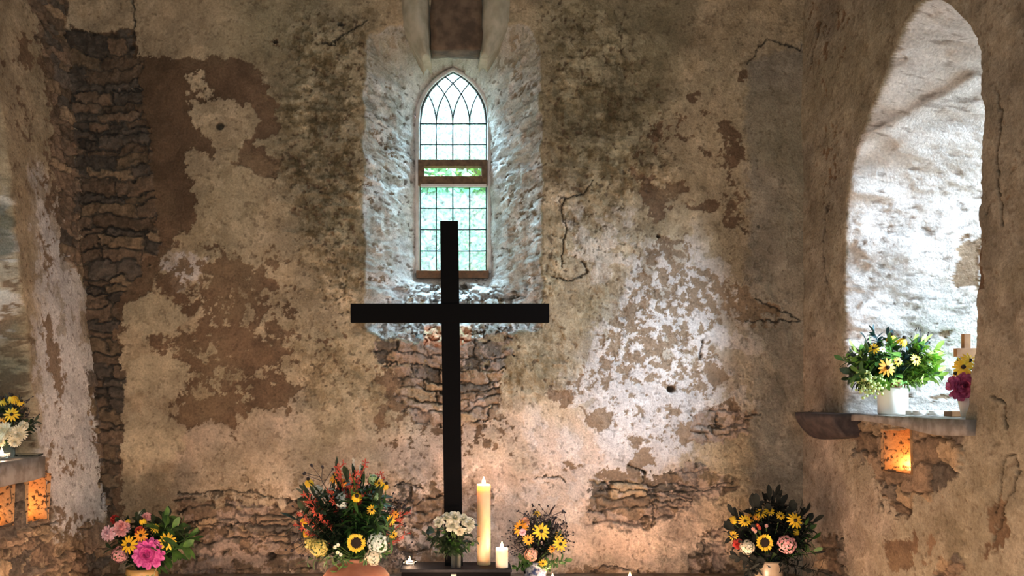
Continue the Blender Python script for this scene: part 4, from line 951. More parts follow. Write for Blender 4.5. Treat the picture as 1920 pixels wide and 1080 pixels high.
M_CROCKW = mottled('cream_glaze', (.66, .60, .48), (.72, .66, .54), 8, .25); M_CROCKB = mottled('brown_glaze', (.22, .09, .03), (.30, .13, .05), 12, .25); M_TERRA = mottled('terracotta', (.42, .17, .10), (.52, .24, .15), 14, .7, .2)
M_WHITEG = principled('white_glaze', (.82, .82, .76), .3); M_TAN = mottled('tan_glaze', (.40, .32, .22), (.46, .37, .26), 10, .25); M_OCHRE = mottled('ochre_glaze', (.52, .32, .10), (.60, .40, .15), 14, .35); M_GRN = principled('painted_leaf_green', (.16, .22, .05), .5)
M_BLUE = mottled('blue_white_pattern_glaze', (.03, .05, .14), (.60, .62, .66), 46, .25); M_VG = M_GLS.copy(); M_VG.name = 'cut_vase_glass'; [n for n in M_VG.node_tree.nodes if n.type == 'MIX_SHADER' and n.inputs[0].default_value < .11 and not n.inputs[0].is_linked][0].inputs[0].default_value = .30; M_TWIG = principled('pale_handle', (.45, .42, .24), .6)
def pot(name, label, cat, p, prof, mat, group=None):
    o = thing(name, label, cat, p, group); MB().lathe(prof, 48).build('body', mat, o); return o

# ---- 1: big arrangement in the terracotta jar
BQ = 'in the big terracotta jar bouquet'
d = 4.22; M1 = px(668, 1046, d); z0 = LEDGE - M1.z
o = pot('terracotta_jar', 'rounded terracotta jar holding the biggest bouquet left of the cross', 'jar', (M1.x, d, LEDGE), [(.07, 0), (.11, .02), (.155, .07), (.165, .10), (.14, .13), (.09, .155), (.060, .170), (.056, -z0 - .01), (.066, -z0 + .004), (.058, -z0 + .002), (.05, -z0 - .03), (.05, .16)], M_TERRA)
W = 'in the big terracotta jar'; top = M1 + Vector((0, 0, -.02)); G = 'dark leafy stems in the big terracotta jar'
fill('leaf', 'dark', 34, 652, 965, 92, 78, d, .10, top, 'dark green leafy stem massed in the big terracotta jar bouquet', G, -.9, 4.0, .2, 1.0, 11)
fill('narrow', 'dark', 20, 648, 975, 95, 85, d - .06, .08, top, 'dark green leafy stem massed in the big terracotta jar bouquet', G, -.8, 4.0, .3, 1.0, 12)
fill('broad', 'dark', 14, 650, 985, 70, 55, d, .08, top, 'dark green leafy stem massed in the big terracotta jar bouquet', G, -.6, 3.8, .2, 1.0, 13)
fill('narrow', 'mid', 12, 665, 975, 88, 75, d - .10, .05, top, 'mid green narrow-leaved stem in the big terracotta jar bouquet', 'green narrow-leaved stems in the big terracotta jar', -.9, 2.2, .3, .9, 14)
for x, y in ((628, 1068), (606, 1050), (640, 1062), (690, 1052), (575, 1035), (722, 1040)): twig('narrow', 'mid', x, y, d - .12, top + Vector((0, 0, .05)), 'mid green leafy stem hanging over the rim of the terracotta jar', 'leafy stems hanging over the terracotta jar rim', x)
B1 = [('sunflower', 668, 1018, 19, 'small dark-centred sunflower low at the front of the terracotta jar bouquet', None, (-.02, -1, .12), -.16),
 ('mophead', 709, 1018, 22, 'large white hydrangea at the lower right of the terracotta jar bouquet', 'icewhite', (.3, -1, .2), -.13), ('mophead', 700, 1045, 17, 'cream-white hydrangea drooping over the rim of the terracotta jar', 'cream', (.1, -1, -.3), -.14),
 ('mophead', 598, 1028, 19, 'yellow-green hydrangea at the lower left of the terracotta jar bouquet', 'yellowgreen', (-.4, -1, 0), -.12), ('mophead', 583, 1018, 14, 'smaller yellowish hydrangea at the left edge of the terracotta jar bouquet', 'yellowgreen', (-.6, -1, .1), -.08),
 ('mophead', 642, 938, 19, 'pale white hydrangea in the upper middle of the terracotta jar bouquet', 'icewhite', (-.1, -1, .4), -.05), ('mophead', 620, 927, 13, 'grey-white hydrangea up and left of the middle of the terracotta jar bouquet', 'white', (-.3, -1, .5), .0), ('mophead', 596, 920, 12, 'small white hydrangea at the upper left of the terracotta jar bouquet', 'white', (-.4, -1, .6), -.02),
 ('mophead', 699, 899, 11, 'light green hydrangea at the top right of the terracotta jar bouquet', 'limegreen', (.2, -1, .7), -.04), ('mophead', 706, 932, 8, 'small pale green hydrangea on the right of the terracotta jar bouquet', 'limegreen', (.3, -1, .3), -.08),
 ('droopy_coneflower', 669, 930, 15, 'yellow coneflower at the centre of the terracotta jar bouquet', None, (.1, -1, .5), -.14), ('droopy_coneflower', 724, 907, 13, 'yellow drooping coneflower at the top right edge of the terracotta jar bouquet', None, (.5, -.6, .8), -.06),
 ('droopy_coneflower', 578, 899, 14, 'yellow coneflower with a raised dark cone at the top left of the terracotta jar bouquet', None, (-.2, -.7, 1), -.06), ('coneflower', 697, 956, 9, 'yellow coneflower right of the centre of the terracotta jar bouquet', None, (.1, -1, .2), -.14), ('coneflower', 711, 906, 9, 'yellow coneflower tucked beside the light green hydrangea', None, (.2, -1, .6), -.08),
 ('droopy_coneflower', 563, 982, 12, 'upper yellow coneflower hanging at the left edge of the terracotta jar bouquet', None, (-.8, -.8, -.1), -.06), ('droopy_coneflower', 567, 1005, 11, 'lower yellow coneflower hanging at the left edge of the terracotta jar bouquet', None, (-.6, -.9, -.4), -.08),
 ('coneflower', 733, 975, 9, 'upper yellow coneflower at the right edge of the terracotta jar bouquet', None, (.5, -1, .1), -.10), ('coneflower', 738, 1003, 8, 'lower yellow coneflower at the right edge of the terracotta jar bouquet', None, (.5, -1, -.2), -.10),
 ('orange_coneflower', 629, 896, 12, 'orange coneflower at the top of the terracotta jar bouquet', None, (-.1, -.8, .8), -.04), ('orange_coneflower', 645, 905, 8, 'small orange coneflower beside the middle crocosmia', None, (0, -1, .6), -.06), ('orange_coneflower', 742, 965, 7, 'orange coneflower at the far right of the terracotta jar bouquet', None, (.6, -1, .1), -.06),
 ('small_daisy', 628, 1026, 4, 'tiny white daisy at the upper left of the cluster under the dark leaves', 'white', (0, -1, 0), -.15), ('small_daisy', 634, 1022, 4, 'tiny white daisy at the top of the cluster under the dark leaves', 'white', (0, -1, 0), -.15), ('small_daisy', 633, 1036, 4, 'tiny white daisy at the bottom of the cluster under the dark leaves', 'white', (0, -1, 0), -.15), ('small_daisy', 639, 1040, 3.5, 'tiny white daisy at the lower right of the cluster under the dark leaves', 'white', (0, -1, 0), -.15)]
for kd, x, y, r_, lb, c_, fc, dz in B1: bloom(kd, x, y, d + dz, r_, top, lb, c_, fc)
CL = ['tallest orange-red', 'second tallest orange-red', 'red spray below the two tallest', 'orange-red spray under the ivory snapdragon', 'upper right red', 'uppermost of the left-hand red', 'red spray crossing the top left coneflower', 'dark red left-edge', 'red spray left of the pale white hydrangea', 'short red spray at the top middle', 'right-hand orange-red', 'rightmost orange-red', 'low right orange-red', 'leftmost dark red', 'red spray above the right edge coneflower', 'red spray over the orange top coneflower', 'red spray behind the central coneflower', 'lowest right-hand red']
for i, (x, y) in enumerate(((622, 852), (650, 853), (636, 872), (684, 882), (702, 880), (556, 915), (575, 925), (550, 950), (585, 955), (640, 900), (742, 955), (762, 955), (758, 978), (545, 975), (740, 1000), (610, 905), (655, 915), (765, 1000))):
    twig('croc', None, x, y, d - .04 - .03 * (i % 3), top, CL[i] + ' crocosmia spray of the terracotta jar bouquet', 'crocosmia sprays in the terracotta jar', i, .8)
for i, (x, y) in enumerate(((676, 858), (662, 848), (665, 880))): twig('snap', None, x, y, d, top, ('ivory snapdragon at the right of the three atop the big bouquet', 'tallest ivory snapdragon atop the big bouquet', 'shortest ivory snapdragon atop the big bouquet')[i], None, i, .45)
for i, (x, y) in enumerate(((595, 882), (745, 925), (752, 940), (735, 930), (768, 1030), (540, 1010), (560, 960), (770, 945))): twig('berry', None, x, y, d, top, 'thin dark seed-head stem in the terracotta jar bouquet', 'seed heads in the terracotta jar', i, .7)

# ---- 2: pot in the left corner
BQ = 'in the left corner pot'
d = 4.42; M2 = px(266, 1064, d)
o = pot('ochre_pot', 'ochre pot painted with leaves in the left corner under the magenta peony', 'pot', (M2.x, d, LEDGE), [(.06, 0), (.075, .01), (.082, .05), (.080, M2.z - LEDGE - .02), (.078, M2.z - LEDGE), (.070, M2.z - LEDGE), (.068, .03)], M_OCHRE)
lf = MB()
for k in range(12):
    a = -2.6 + k * .18; c = Vector((.083 * math.cos(a), .083 * math.sin(a), M2.z - LEDGE - .045 + .012 * (k % 2))); lf.petal(c, (-math.sin(a), math.cos(a), .6 * (-1) ** k), (math.cos(a), math.sin(a), 0), .035, .014, .1, .3, .0, 4)
lf.build('painted_leaves', M_GRN, o)
hd = MB(); hd.tube([(.03 + .05, -.06, M2.z - LEDGE - .05), (.085, -.05, M2.z - LEDGE - .01), (.115, -.05, M2.z - LEDGE + .045)], .0025, 6); hd.build('pale_twig', M_TWIG, o)
top = M2 + Vector((0, 0, -.02)); G = 'dark leafy stems in the left corner pot'
fill('leaf', 'dark', 22, 275, 1015, 66, 52, d, .08, top, 'dark green leafy stem in the left corner pot', G, -.5, 3.7, .3, 1.2, 21); fill('broad', 'dark', 14, 285, 1010, 62, 48, d + .03, .06, top, 'dark green leafy stem in the left corner pot', G, -.4, 3.4, .3, 1.2, 22)
fill('leaf', 'mid', 8, 312, 1005, 40, 38, d - .05, .04, top, 'mid green leafy stem on the right of the left corner pot', 'green leafy stems in the left corner pot', -.4, 1.9, .4, 1.2, 23)
B2 = [('peony', 279, 1038, 26, 'large magenta peony at the front of the left corner pot', 'magenta', (.1, -1, .1), -.12), ('coneflower', 242, 1021, 16, 'yellow coneflower left of the magenta peony', None, (-.1, -1, .15), -.13), ('coneflower', 314, 1015, 15, 'yellow coneflower right of the magenta peony', None, (.2, -1, .1), -.12),
 ('orange_coneflower', 264, 1004, 12, 'orange coneflower just above the magenta peony', None, (0, -1, .3), -.13), ('red', 262, 995, 8, 'red', None, None, 0), ('droopy_coneflower', 266, 973, 11, 'yellow coneflower at the top of the left corner pot', None, (0, -.8, .8), -.08), ('droopy_coneflower', 236, 975, 9, 'yellow coneflower at the upper left of the left corner pot', None, (-.3, -.8, .9), -.05), ('coneflower', 292, 990, 9, 'small yellow coneflower half hidden up right of the magenta peony', None, (.2, -1, .6), -.08),
 ('peony', 203, 1000, 13, 'pale lilac-pink frilly flower at the left tip of the corner bouquet', 'palepink', (-.7, -1, .2), -.06), ('peony', 228, 990, 14, 'soft pink frilly flower inside the left of the corner bouquet', 'pink', (-.3, -1, .3), -.06), ('peony', 275, 969, 8, 'small pink flower at the top of the corner bouquet', 'pink', (.2, -1, .7), -.03), ('peony', 266, 963, 6, 'small white flower at the very top of the corner bouquet', 'white', (0, -1, .8), 0),
 ('peony', 215, 974, 8, 'dark red flower at the upper left of the corner bouquet', 'red', (-.4, -1, .4), 0), ('mophead', 225, 1040, 17, 'dusky pink hydrangea low at the left of the corner pot', 'pink', (-.4, -1, -.1), -.06)]
for kd, x, y, r_, lb, c_, fc, dz in B2:
    if kd == 'red': bloom('peony', x, y, d - .09, r_, top, 'red flower peeping over the orange coneflower', 'red', (0, -1, .5))
    else: bloom(kd, x, y, d + dz, r_, top, lb, c_, fc)

# ---- 3: white roses in a glass on the plinth
BQ = 'among the white roses in the cut-glass vase'
d = 4.325; B3z = PT; gl = thing('glass_vase', 'clear cut-glass vase of white roses standing on the plinth before the cross', 'vase', (px(855, 0, d).x, d, B3z))
gh = px(855, 1022, d).z - B3z
MB().lathe([(.0005, 0), (.024, 0), (.026, .006), (.027, gh * .5), (.033, gh), (.0305, gh), (.0245, gh * .5), (.022, .014), (.0005, .014)], 14, cap0=False).build('body', M_VG, gl, smooth=False)
top = gl.location + Vector((0, 0, gh - .05)); G = 'leafy stems among the white roses'
for i, (x, y) in enumerate(((803, 1003), (812, 1010), (818, 1040), (820, 1030), (815, 990), (884, 1020), (890, 1005), (875, 1030), (840, 1030), (862, 1012), (835, 1012), (850, 1000), (870, 1025), (860, 1030), (828, 1020), (828, 985), (880, 985), (845, 1015))): twig('broad', 'mid' if i % 2 else 'dark', x, y, d - .06 + .02 * (i % 4), top, 'glossy green rose leaves spilling from the cut-glass vase', G, i, 1.15)
for x, y, r_, lb, fc in ((822, 978, 11, 'white rose at the left end of the glass vase bunch', (-.5, -1, .4)), (853, 969, 13, 'topmost white rose in the glass vase', (0, -1, .7)), (848, 985, 13, 'white rose at the front centre of the glass vase bunch', (-.1, -1, .3)), (838, 968, 10, 'white rose at the upper left of the glass vase bunch', (-.3, -.7, .8)), (869, 972, 11, 'white rose at the upper right of the glass vase bunch', (.3, -.8, .7)), (880, 982, 13, 'white rose at the right end of the glass vase bunch', (.5, -1, .4)), (862, 996, 9, 'small cream rose bud low in the glass vase bunch', (.1, -1, 0)), (877, 993, 8, 'small white rose low at the right of the glass vase bunch', (.3, -1, .1))):
    bloom('rose', x, y, d - .05, r_, top, lb, 'cream' if 'bud' in lb else 'white', fc)

# ---- 4: patterned jug right of the plinth
BQ = 'in the patterned jug'
d = 4.50; M4 = px(1003, 1052, d)
o = pot('patterned_jug', 'blue and white patterned jug with a dark handle right of the plinth', 'jug', (M4.x, d, LEDGE), [(.035, 0), (.05, .01), (.060, .05), (.050, M4.z - LEDGE - .04), (.040, M4.z - LEDGE - .015), (.046, M4.z - LEDGE), (.040, M4.z - LEDGE), (.036, .06)], M_BLUE)
MB().tube([(-.042, -.01, M4.z - LEDGE - .01), (-.062, -.02, M4.z - LEDGE + .012), (-.068, -.02, M4.z - LEDGE - .03), (-.045, -.02, M4.z - LEDGE - .075)], .005, 8).build('handle', M_BLACK, o)
top = M4 + Vector((0, 0, -.02))
fill('leaf', 'dark', 14, 1015, 1015, 50, 45, d, .06, top, 'dark olive leafy stem in the patterned jug', 'dark leafy stems in the patterned jug', -.3, 3.5, .3, 1.1, 31); fill('narrow', 'maroon', 8, 1015, 1005, 42, 44, d, .05, top, 'blackish purple leafy stem in the patterned jug', 'purple leafy stems in the patterned jug', -.1, 3.2, .4, 1.0, 32)
fill('berry', None, 14, 1012, 1005, 60, 58, d, .06, top, 'fine stem of tiny dark seed heads in the patterned jug', 'seed-head stems in the patterned jug', -.2, 3.5, .6, 1.0, 33)
for i, (x, y) in enumerate(((968, 1062), (1020, 1060), (1050, 1058), (1060, 1050), (1030, 1066), (975, 1045))): twig('broad', 'mid', x, y, d - .08, top + Vector((0, 0, .01)), 'broad green leaves drooping over the rim of the patterned jug', 'drooping leaves on the patterned jug', i)
for kd, x, y, r_, lb, c_, fc, dz in (('coneflower', 1015, 996, 15, 'largest yellow coneflower at the middle of the patterned jug', None, (0, -1, .2), -.10), ('coneflower', 1051, 1020, 13, 'yellow coneflower at the right of the patterned jug', None, (.3, -1, .1), -.09), ('droopy_coneflower', 1054, 1004, 12, 'side-on yellow coneflower at the upper right of the patterned jug', None, (.9, -.6, .3), -.05),
  ('orange_coneflower', 991, 1012, 10, 'orange coneflower left of centre in the patterned jug', None, (-.1, -1, -.1), -.10), ('orange_coneflower', 976, 990, 14, 'ragged orange coneflower at the left of the patterned jug', None, (-.3, -1, .3), -.07), ('peony', 980, 998, 6, 'small pale pink bloom beside the ragged orange coneflower', 'palepink', (-.1, -1, 0), -.12), ('coneflower', 1007, 963, 7, 'small yellow coneflower at the top of the patterned jug', None, (0, -1, .8), 0), ('mophead', 996, 1040, 14, 'round peach bloom at the front rim of the patterned jug', 'peach', (0, -1, .1), -.10), ('coneflower', 1018, 1056, 8, 'yellow coneflower hanging over the rim of the patterned jug', None, (.1, -1, -.4), -.10), ('orange_coneflower', 1035, 1030, 7, 'small orange coneflower low at the right of the patterned jug', None, (.2, -1, 0), -.08), ('peony', 985, 978, 8, 'soft orange bloom at the upper left of the patterned jug', 'peach', (-.2, -1, .5), -.04)):
    bloom(kd, x, y, d + dz, r_, top, lb, c_, fc)

# ---- 5: tan crock near the right corner
BQ = 'in the tan crock near the right corner'
d = 4.38; M5 = px(1441, 1050, d)
rr = 26 * d / F
o = pot('tan_crock', 'shiny tan glazed crock of dark flowers near the right corner', 'crock', (M5.x, d, LEDGE), [(rr * .9, 0), (rr, .01), (rr, M5.z - LEDGE - .006), (rr * .97, M5.z - LEDGE), (rr * .88, M5.z - LEDGE - .002), (rr * .86, .03)], M_TAN)
MB().lathe([(rr * 1.005, M5.z - LEDGE - .012), (rr * 1.01, M5.z - LEDGE + .001), (rr * .88, M5.z - LEDGE + .002)], 48, cap0=False).build('rim', M_WHITEG if False else M_TAN, o)
top = M5 + Vector((0, 0, -.02)); G = 'near-black leafy stems in the tan crock'
fill('broad', 'black', 30, 1445, 995, 74, 60, d, .09, top, 'near-black leafy stem massed in the tan crock', G, -.6, 3.7, .3, 1.0, 41); fill('leaf', 'black', 18, 1445, 1005, 74, 66, d, .08, top, 'near-black leafy stem massed in the tan crock', G, -.5, 3.6, .3, 1.0, 42)
for i, (x, y) in enumerate(((1450, 928), (1440, 930), (1455, 935), (1462, 940), (1500, 955), (1510, 960), (1525, 975), (1500, 965), (1380, 960), (1410, 948))): twig('broad', 'black', x, y, d - .02, top, 'tall dark-leaved spray rising from the top of the tan crock bouquet', 'tall dark sprays in the tan crock', i, .7)
for i, (x, y) in enumerate(((1368, 1025), (1378, 1045), (1400, 1070), (1395, 1078), (1495, 1060), (1510, 1070), (1530, 1040), (1480, 1075), (1545, 1075), (1410, 1060))): twig('broad' if i % 2 else 'narrow', 'black', x, y, d - .08 - .02 * (i % 3), top + Vector((0, 0, .03)), 'dark leaves hanging down beside the tan crock', 'hanging leaves beside the tan crock', i)
fill('leaf', 'mid', 6, 1505, 1010, 26, 22, d - .05, .03, top, 'olive green leafy stem at the right of the tan crock bouquet', 'olive leafy stems in the tan crock', -.6, .9, .5, 1.0, 43)
for kd, x, y, r_, lb, c_, fc, dz in (('sunflower', 1433, 1017, 17, 'dark-centred sunflower at the front of the tan crock bouquet', None, (-.05, -1, .05), -.16), ('mophead', 1401, 1026, 15, 'cream hydrangea left of the sunflower in the tan crock', 'cream', (-.2, -1, 0), -.14), ('mophead', 1476, 1021, 19, 'dusty pink hydrangea right of the sunflower in the tan crock', 'pink', (.2, -1, .05), -.14),
  ('coneflower', 1491, 976, 14, 'yellow coneflower at the upper right of the tan crock bouquet', None, (.2, -1, .2), -.12), ('coneflower', 1397, 977, 11, 'yellow-orange coneflower at the upper left of the tan crock bouquet', None, (-.1, -1, .4), -.10), ('droopy_coneflower', 1367, 976, 13, 'side-on yellow coneflower at the left edge of the tan crock bouquet', None, (-1, -.5, .1), -.06), ('coneflower', 1375, 1004, 8, 'small yellow coneflower low at the left edge of the tan crock bouquet', None, (-.4, -1, 0), -.08),
  ('coneflower', 1427, 962, 10, 'yellow coneflower left of the dark central spray', None, (-.1, -1, .8), -.08), ('coneflower', 1443, 958, 9, 'yellow coneflower touching the dark central spray', None, (.1, -1, .8), -.08), ('coneflower', 1464, 967, 8, 'yellow flower right of the dark central spray', None, (0, -1, .3), -.08), ('droopy_coneflower', 1499, 1001, 11, 'yellow coneflower hanging at the right of the pink hydrangea', None, (.7, -.9, -.3), -.08), ('orange_coneflower', 1408, 971, 8, 'orange coneflower behind the upper left yellow coneflower', None, (0, -1, .5), -.06),
  ('orange_coneflower', 1420, 970, 7, 'small orange coneflower near the middle of the tan crock bouquet', None, (0, -1, .4), -.08), ('peony', 1384, 1020, 9, 'dark red bloom beside the cream hydrangea', 'red', (-.4, -1, 0), -.08)): bloom(kd, x, y, d + dz, r_, top, lb, c_, fc)
for i, (x, y) in enumerate(((1412, 992), (1424, 990), (1416, 996), (1420, 985), (1437, 986))): bloom('small_daisy', x, y, d - .12, 4, top, ('leftmost', 'second from right', 'lowest', 'highest', 'rightmost')[i] + ' tiny red and white bloom above the sunflower', 'red' if i % 2 else 'pink', (0, -1, .1))
for i, (x, y) in enumerate(((1405, 945), (1480, 945))): twig('snap' if i == 0 else 'croc', None, x, y, d, top, ('pale spike at the upper left of the tan crock bouquet', 'faint red crocosmia spray at the upper right of the tan crock bouquet')[i], None, i, .6)

# ---- 6: white crock on the right sill
BQ = 'in the white crock on the right sill'
SILL = 1.508; d = 3.98; xx = (1674 - CX) * d / F; rr = 26 * d / F; hh = px(0, 728, d).z - SILL
o = pot('white_crock', 'white stoneware crock of bright flowers standing on the right window sill', 'crock', (xx, d, SILL), [(rr * .95, 0), (rr, .006), (rr, hh - .004), (rr * .97, hh), (rr * .80, hh + .003), (rr * .76, .03)], M_WHITEG)
MB().lathe([(rr * .78, hh), (rr * .80, hh + .012), (rr * .86, hh + .022), (rr * .84, hh + .028), (rr * .72, hh + .022), (rr * .70, hh)], 48, cap0=False).build('brown_collar', M_CROCKB, o)
top = Vector((xx, d, SILL + hh + .0)); G = 'green leafy stems in the white crock'
fill('broad', 'bright', 18, 1672, 690, 84, 52, d, .07, top, 'fresh green leafy stem in the white crock on the sill', G, -.55, 3.7, .4, 1.05, 51); fill('leaf', 'mid', 16, 1665, 685, 84, 54, d, .08, top, 'fresh green leafy stem in the white crock on the sill', G, -.5, 3.7, .35, 1.05, 52)
fill('leaf', 'lime', 14, 1715, 680, 50, 46, d - .02, .05, top, 'lime green leafy stem at the right of the white crock bouquet', 'lime green stems in the white crock', -.5, 1.5, .4, 1.0, 53); fill('broad', 'dark', 12, 1640, 690, 52, 48, d + .02, .05, top, 'dark green leafy stem at the left of the white crock bouquet', 'dark green stems in the white crock', 1.5, 3.9, .4, 1.1, 54)
fill('leaf', 'blue', 6, 1655, 640, 30, 22, d + .03, .03, top, 'blue-green leafy stem rising behind the top of the white crock bouquet', 'blue-green stems in the white crock', .4, 2.8, .4, .8, 55); fill('leaf', 'blue', 4, 1720, 655, 14, 14, d - .02, .03, top, 'blue-green leafy stem at the upper right of the white crock bouquet', 'upper right blue-green stems in the white crock', .2, 2.8, .4, .8, 56)
for i, (x, y) in enumerate(((1590, 660), (1596, 668), (1750, 650), (1762, 668), (1755, 690), (1742, 645))): twig('leaf', 'lime', x, y, d - .03, top, 'pale lime leafy spray reaching out sideways from the white crock', 'sideways lime sprays in the white crock', i, .8)
for i, (x, y) in enumerate(((1620, 730), (1632, 722), (1612, 715))): twig('limeberry', None, x, y, d - .08, top, ('lowest', 'rightmost', 'leftmost')[i] + ' spray of lime green berries hanging left of the white crock', None, i, 1.1)
for i, (x, y) in enumerate(((1730, 625), (1738, 630), (1724, 632))): twig('berry', None, x, y, d, top, 'dark seed-head stem at the top right of the white crock bouquet', 'seed heads in the white crock', i, .6)
for i, (x, y) in enumerate(((1655, 722), (1680, 715), (1700, 718), (1735, 712), (1640, 720))): twig('broad', 'lime' if i % 2 else 'bright', x, y, d - .08, top + Vector((0, 0, .02)), 'green leaves drooping over the rim of the white crock', 'drooping leaves on the white crock', i, 1.1)
for kd, x, y, r_, lb, c_, fc, dz in (('droopy_coneflower', 1672, 628, 14, 'upper left of the two topmost yellow coneflowers in the white crock', None, (-.1, -.5, 1), -.04), ('droopy_coneflower', 1695, 634, 15, 'lower right of the two topmost yellow coneflowers in the white crock', None, (.1, -.5, 1), -.06), ('orange_coneflower', 1664, 689, 16, 'orange-yellow coneflower facing out at the middle of the white crock bouquet', None, (-.1, -1, .1), -.13),
  ('coneflower', 1638, 653, 10, 'yellow-orange coneflower at the left shoulder of the white crock bouquet', None, (-.6, -.9, .4), -.08), ('coneflower', 1718, 674, 11, 'yellow coneflower at the right of the white crock bouquet', None, (.3, -1, .3), -.10), ('coneflower', 1684, 678, 8, 'small bright yellow flower beside the orange-yellow coneflower', None, (0, -1, .2), -.11), ('small_daisy', 1655, 655, 7, 'pale lime blossom near the top middle of the white crock bouquet', 'limegreen', (0, -1, .4), -.08), ('small_daisy', 1742, 680, 7, 'pale lime blossom at the right of the white crock bouquet', 'limegreen', (.3, -1, .2), -.06), ('small_daisy', 1748, 665, 6, 'pale lime blossom at the far right of the white crock bouquet', 'limegreen', (.3, -1, .3), -.04)): bloom(kd, x, y, d + dz, r_, top, lb, c_, fc)

# ---- 7: small white vase, wooden cross and tealights on the right sill
BQ = 'in the small white vase on the right sill'
d = 3.42; xx = (1815 - CX) * d / F; hh = px(0, 742, d).z - SILL
o = pot('white_vase', 'small tapered white vase at the near end of the right sill', 'vase', (xx, d, SILL), [(.022, 0), (.024, .004), (.040, hh), (.036, hh), (.022, .01)], M_WHITEG); top = Vector((xx, d, SILL + hh - .02))
for kd, x, y, r_, lb, c_, fc, dz in (('coneflower', 1806, 688, 17, 'yellow coneflower with a dark eye facing out in the small white vase', None, (-.3, -1, .1), -.05), ('droopy_coneflower', 1798, 675, 15, 'upper left yellow coneflower in the small white vase', None, (-.5, -.6, .8), -.02), ('droopy_coneflower', 1792, 700, 14, 'left-hanging yellow-orange coneflower in the small white vase', None, (-.9, -.7, .1), -.03), ('coneflower', 1818, 676, 15, 'yellow coneflower beside the right jamb in the small white vase', None, (.1, -1, .4), 0), ('orange_coneflower', 1812, 704, 12, 'orange coneflower just above the wine-red bloom', None, (-.2, -1, 0), -.03), ('peony', 1803, 725, 23, 'large wine-purple bloom in the small white vase', 'wine', (-.3, -1, .1), -.05)): bloom(kd, x, y, d + dz, r_, top, lb, c_, fc)
fill('leaf', 'bright', 4, 1812, 715, 24, 30, d + .03, .01, top, 'green leafy stem in the small white vase', 'leafy stems in the small white vase', .4, 2.7, .5, 1.0, 61)
M_OAK = mottled('warm_oak', (.32, .15, .06), (.42, .22, .09), 18, .5)
d = 3.62; x1 = px(1811, 0, d).x; wc = thing('wooden_cross', 'small brown wooden cross standing behind the vase on the right sill', 'cross', (x1, d, SILL))
kk = d / F; zc0 = px(0, 669, d).z - SILL; zc1 = px(0, 653, d).z - SILL; zt_ = px(0, 626, d).z - SILL
MB().box(-6 * kk, 6 * kk, -.012, .012, .022, zt_).build('post', M_OAK, wc, smooth=False, bevel=.001); MB().box(-20 * kk, 20 * kk, -.013, .013, zc0, zc1).build('crossbar', M_OAK, wc, smooth=False, bevel=.001); MB().box(-34 * kk, 22 * kk, -.03, .03, 0, .022).build('base', M_OAK, wc, smooth=False, bevel=.001)
for i, (x, dd_) in enumerate(((1710, 3.86), (1724, 3.80), (1739, 3.86), (1752, 3.78), (1764, 3.84))):
    tealight(((x - CX) * dd_ / F, dd_, SILL), ('unlit tealight nearest the white crock', 'second unlit tealight right of the white crock', 'middle unlit tealight of the row on the right sill', 'fourth unlit tealight right of the white crock', 'unlit tealight nearest the small wooden cross')[i] + ' ', 0, False, 'unlit white tealights on the right sill', lit=False, sc=1.5)

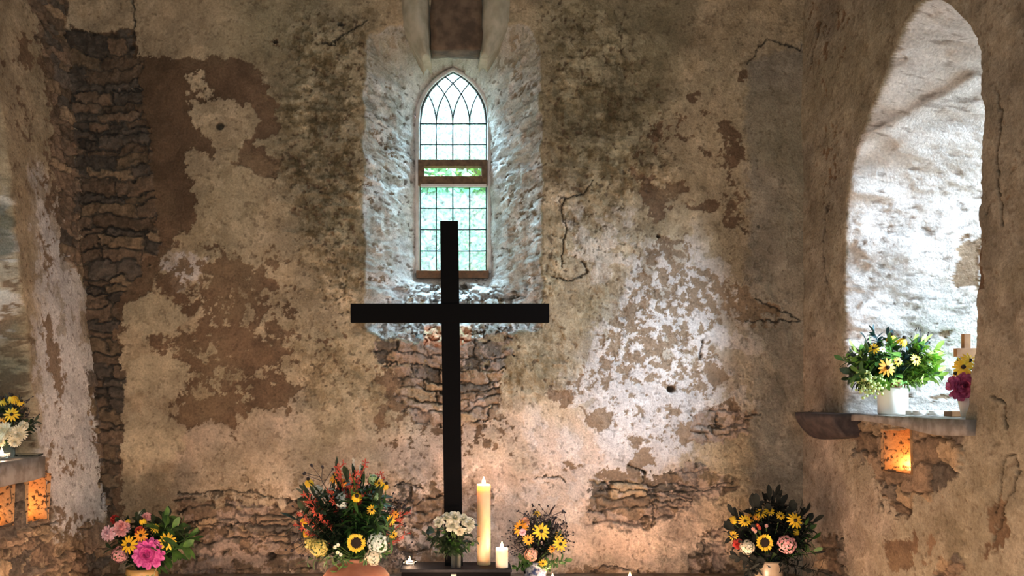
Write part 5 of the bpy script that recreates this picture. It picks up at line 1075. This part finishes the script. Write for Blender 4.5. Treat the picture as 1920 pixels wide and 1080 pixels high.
# ---- 8: flowers on the left sill
BQ = 'in the vase on the left sill'
d = 3.93; LS = 1.312; xx = (14 - CX) * d / F; hh = px(0, 828, d).z - LS
gv = thing('glass_vase', 'clear glass vase of yellow and cream flowers on the left sill', 'vase', (xx, d, LS)); MB().lathe([(.0005, 0), (.03, 0), (.032, .01), (.034, hh), (.031, hh), (.028, .012), (.0005, .012)], 28, cap0=False).build('body', M_VG, gv)
top = Vector((xx, d, LS + hh - .03)); fill('leaf', 'dark', 14, 16, 795, 45, 55, d, .05, top, 'dark leafy stem in the left sill vase', 'dark leafy stems in the left sill vase', -.2, 3.4, .3, 1.0, 71); fill('berry', None, 8, 20, 790, 50, 58, d, .05, top, 'seed-head stem in the left sill vase', 'seed heads in the left sill vase', -.1, 3.2, .5, .9, 72)
for kd, x, y, r_, lb, c_, fc, dz in (('coneflower', 22, 777, 13, 'yellow coneflower facing out in the left sill vase', None, (.2, -1, .2), -.08), ('droopy_coneflower', 22, 742, 15, 'topmost yellow coneflower in the left sill vase', None, (.1, -.6, .9), -.04), ('droopy_coneflower', 40, 752, 11, 'yellow coneflower at the upper right of the left sill vase', None, (.5, -.7, .6), -.03), ('droopy_coneflower', 4, 748, 13, 'yellow coneflower cut by the left picture edge', None, (-.2, -.7, .8), -.04), ('orange_coneflower', 3, 792, 9, 'orange coneflower low at the left picture edge', None, (-.2, -1, 0), -.08),
  ('chrysanthemum', 10, 808, 18, 'left cream dahlia over the rim of the left sill vase', 'cream', (-.1, -1, .1), -.08), ('chrysanthemum', 36, 812, 17, 'right cream dahlia over the rim of the left sill vase', 'cream', (.3, -1, 0), -.07), ('chrysanthemum', 28, 826, 13, 'lowest cream dahlia in the left sill vase', 'cream', (.2, -1, -.4), -.08), ('chrysanthemum', 44, 798, 10, 'small cream dahlia at the right of the left sill vase', 'cream', (.5, -1, .2), -.05), ('chrysanthemum', 2, 828, 11, 'cream dahlia low at the left picture edge', 'cream', (-.2, -1, -.2), -.07)): bloom(kd, x, y, d + dz, r_, top, lb, c_, fc)
tealight(((3 - CX) * 3.86 / F, 3.86, LS), 'lit tealight in a glass dish on the left sill at the picture edge', 1.2, True)
gp = thing('glass_dish', 'shallow clear glass dish lying on the left sill beside the flowers', 'dish', ((52 - CX) * 3.98 / F, 3.98, LS)); MB().lathe([(.0005, 0), (.055, 0), (.068, .010), (.066, .012), (.053, .004), (.0005, .004)], 32, cap0=False).build('bowl', M_GLS, gp)
# small glass pieces on the broken sill of the east window
for x, y, dd_, lb in ((788, 634, 4.82, 'small glass dish on the broken sill left of the cross'), (945, 618, 4.88, 'small bluish glass dish on the broken sill right of the cross')):
    p = px(x, y, dd_); g_ = thing('glass_dish', lb, 'dish', p); MB().lathe([(.0005, 0), (.024, 0), (.034, .022), (.031, .022), (.022, .004), (.0005, .004)], 24, cap0=False).build('bowl', M_GLS, g_)

foliage_out()
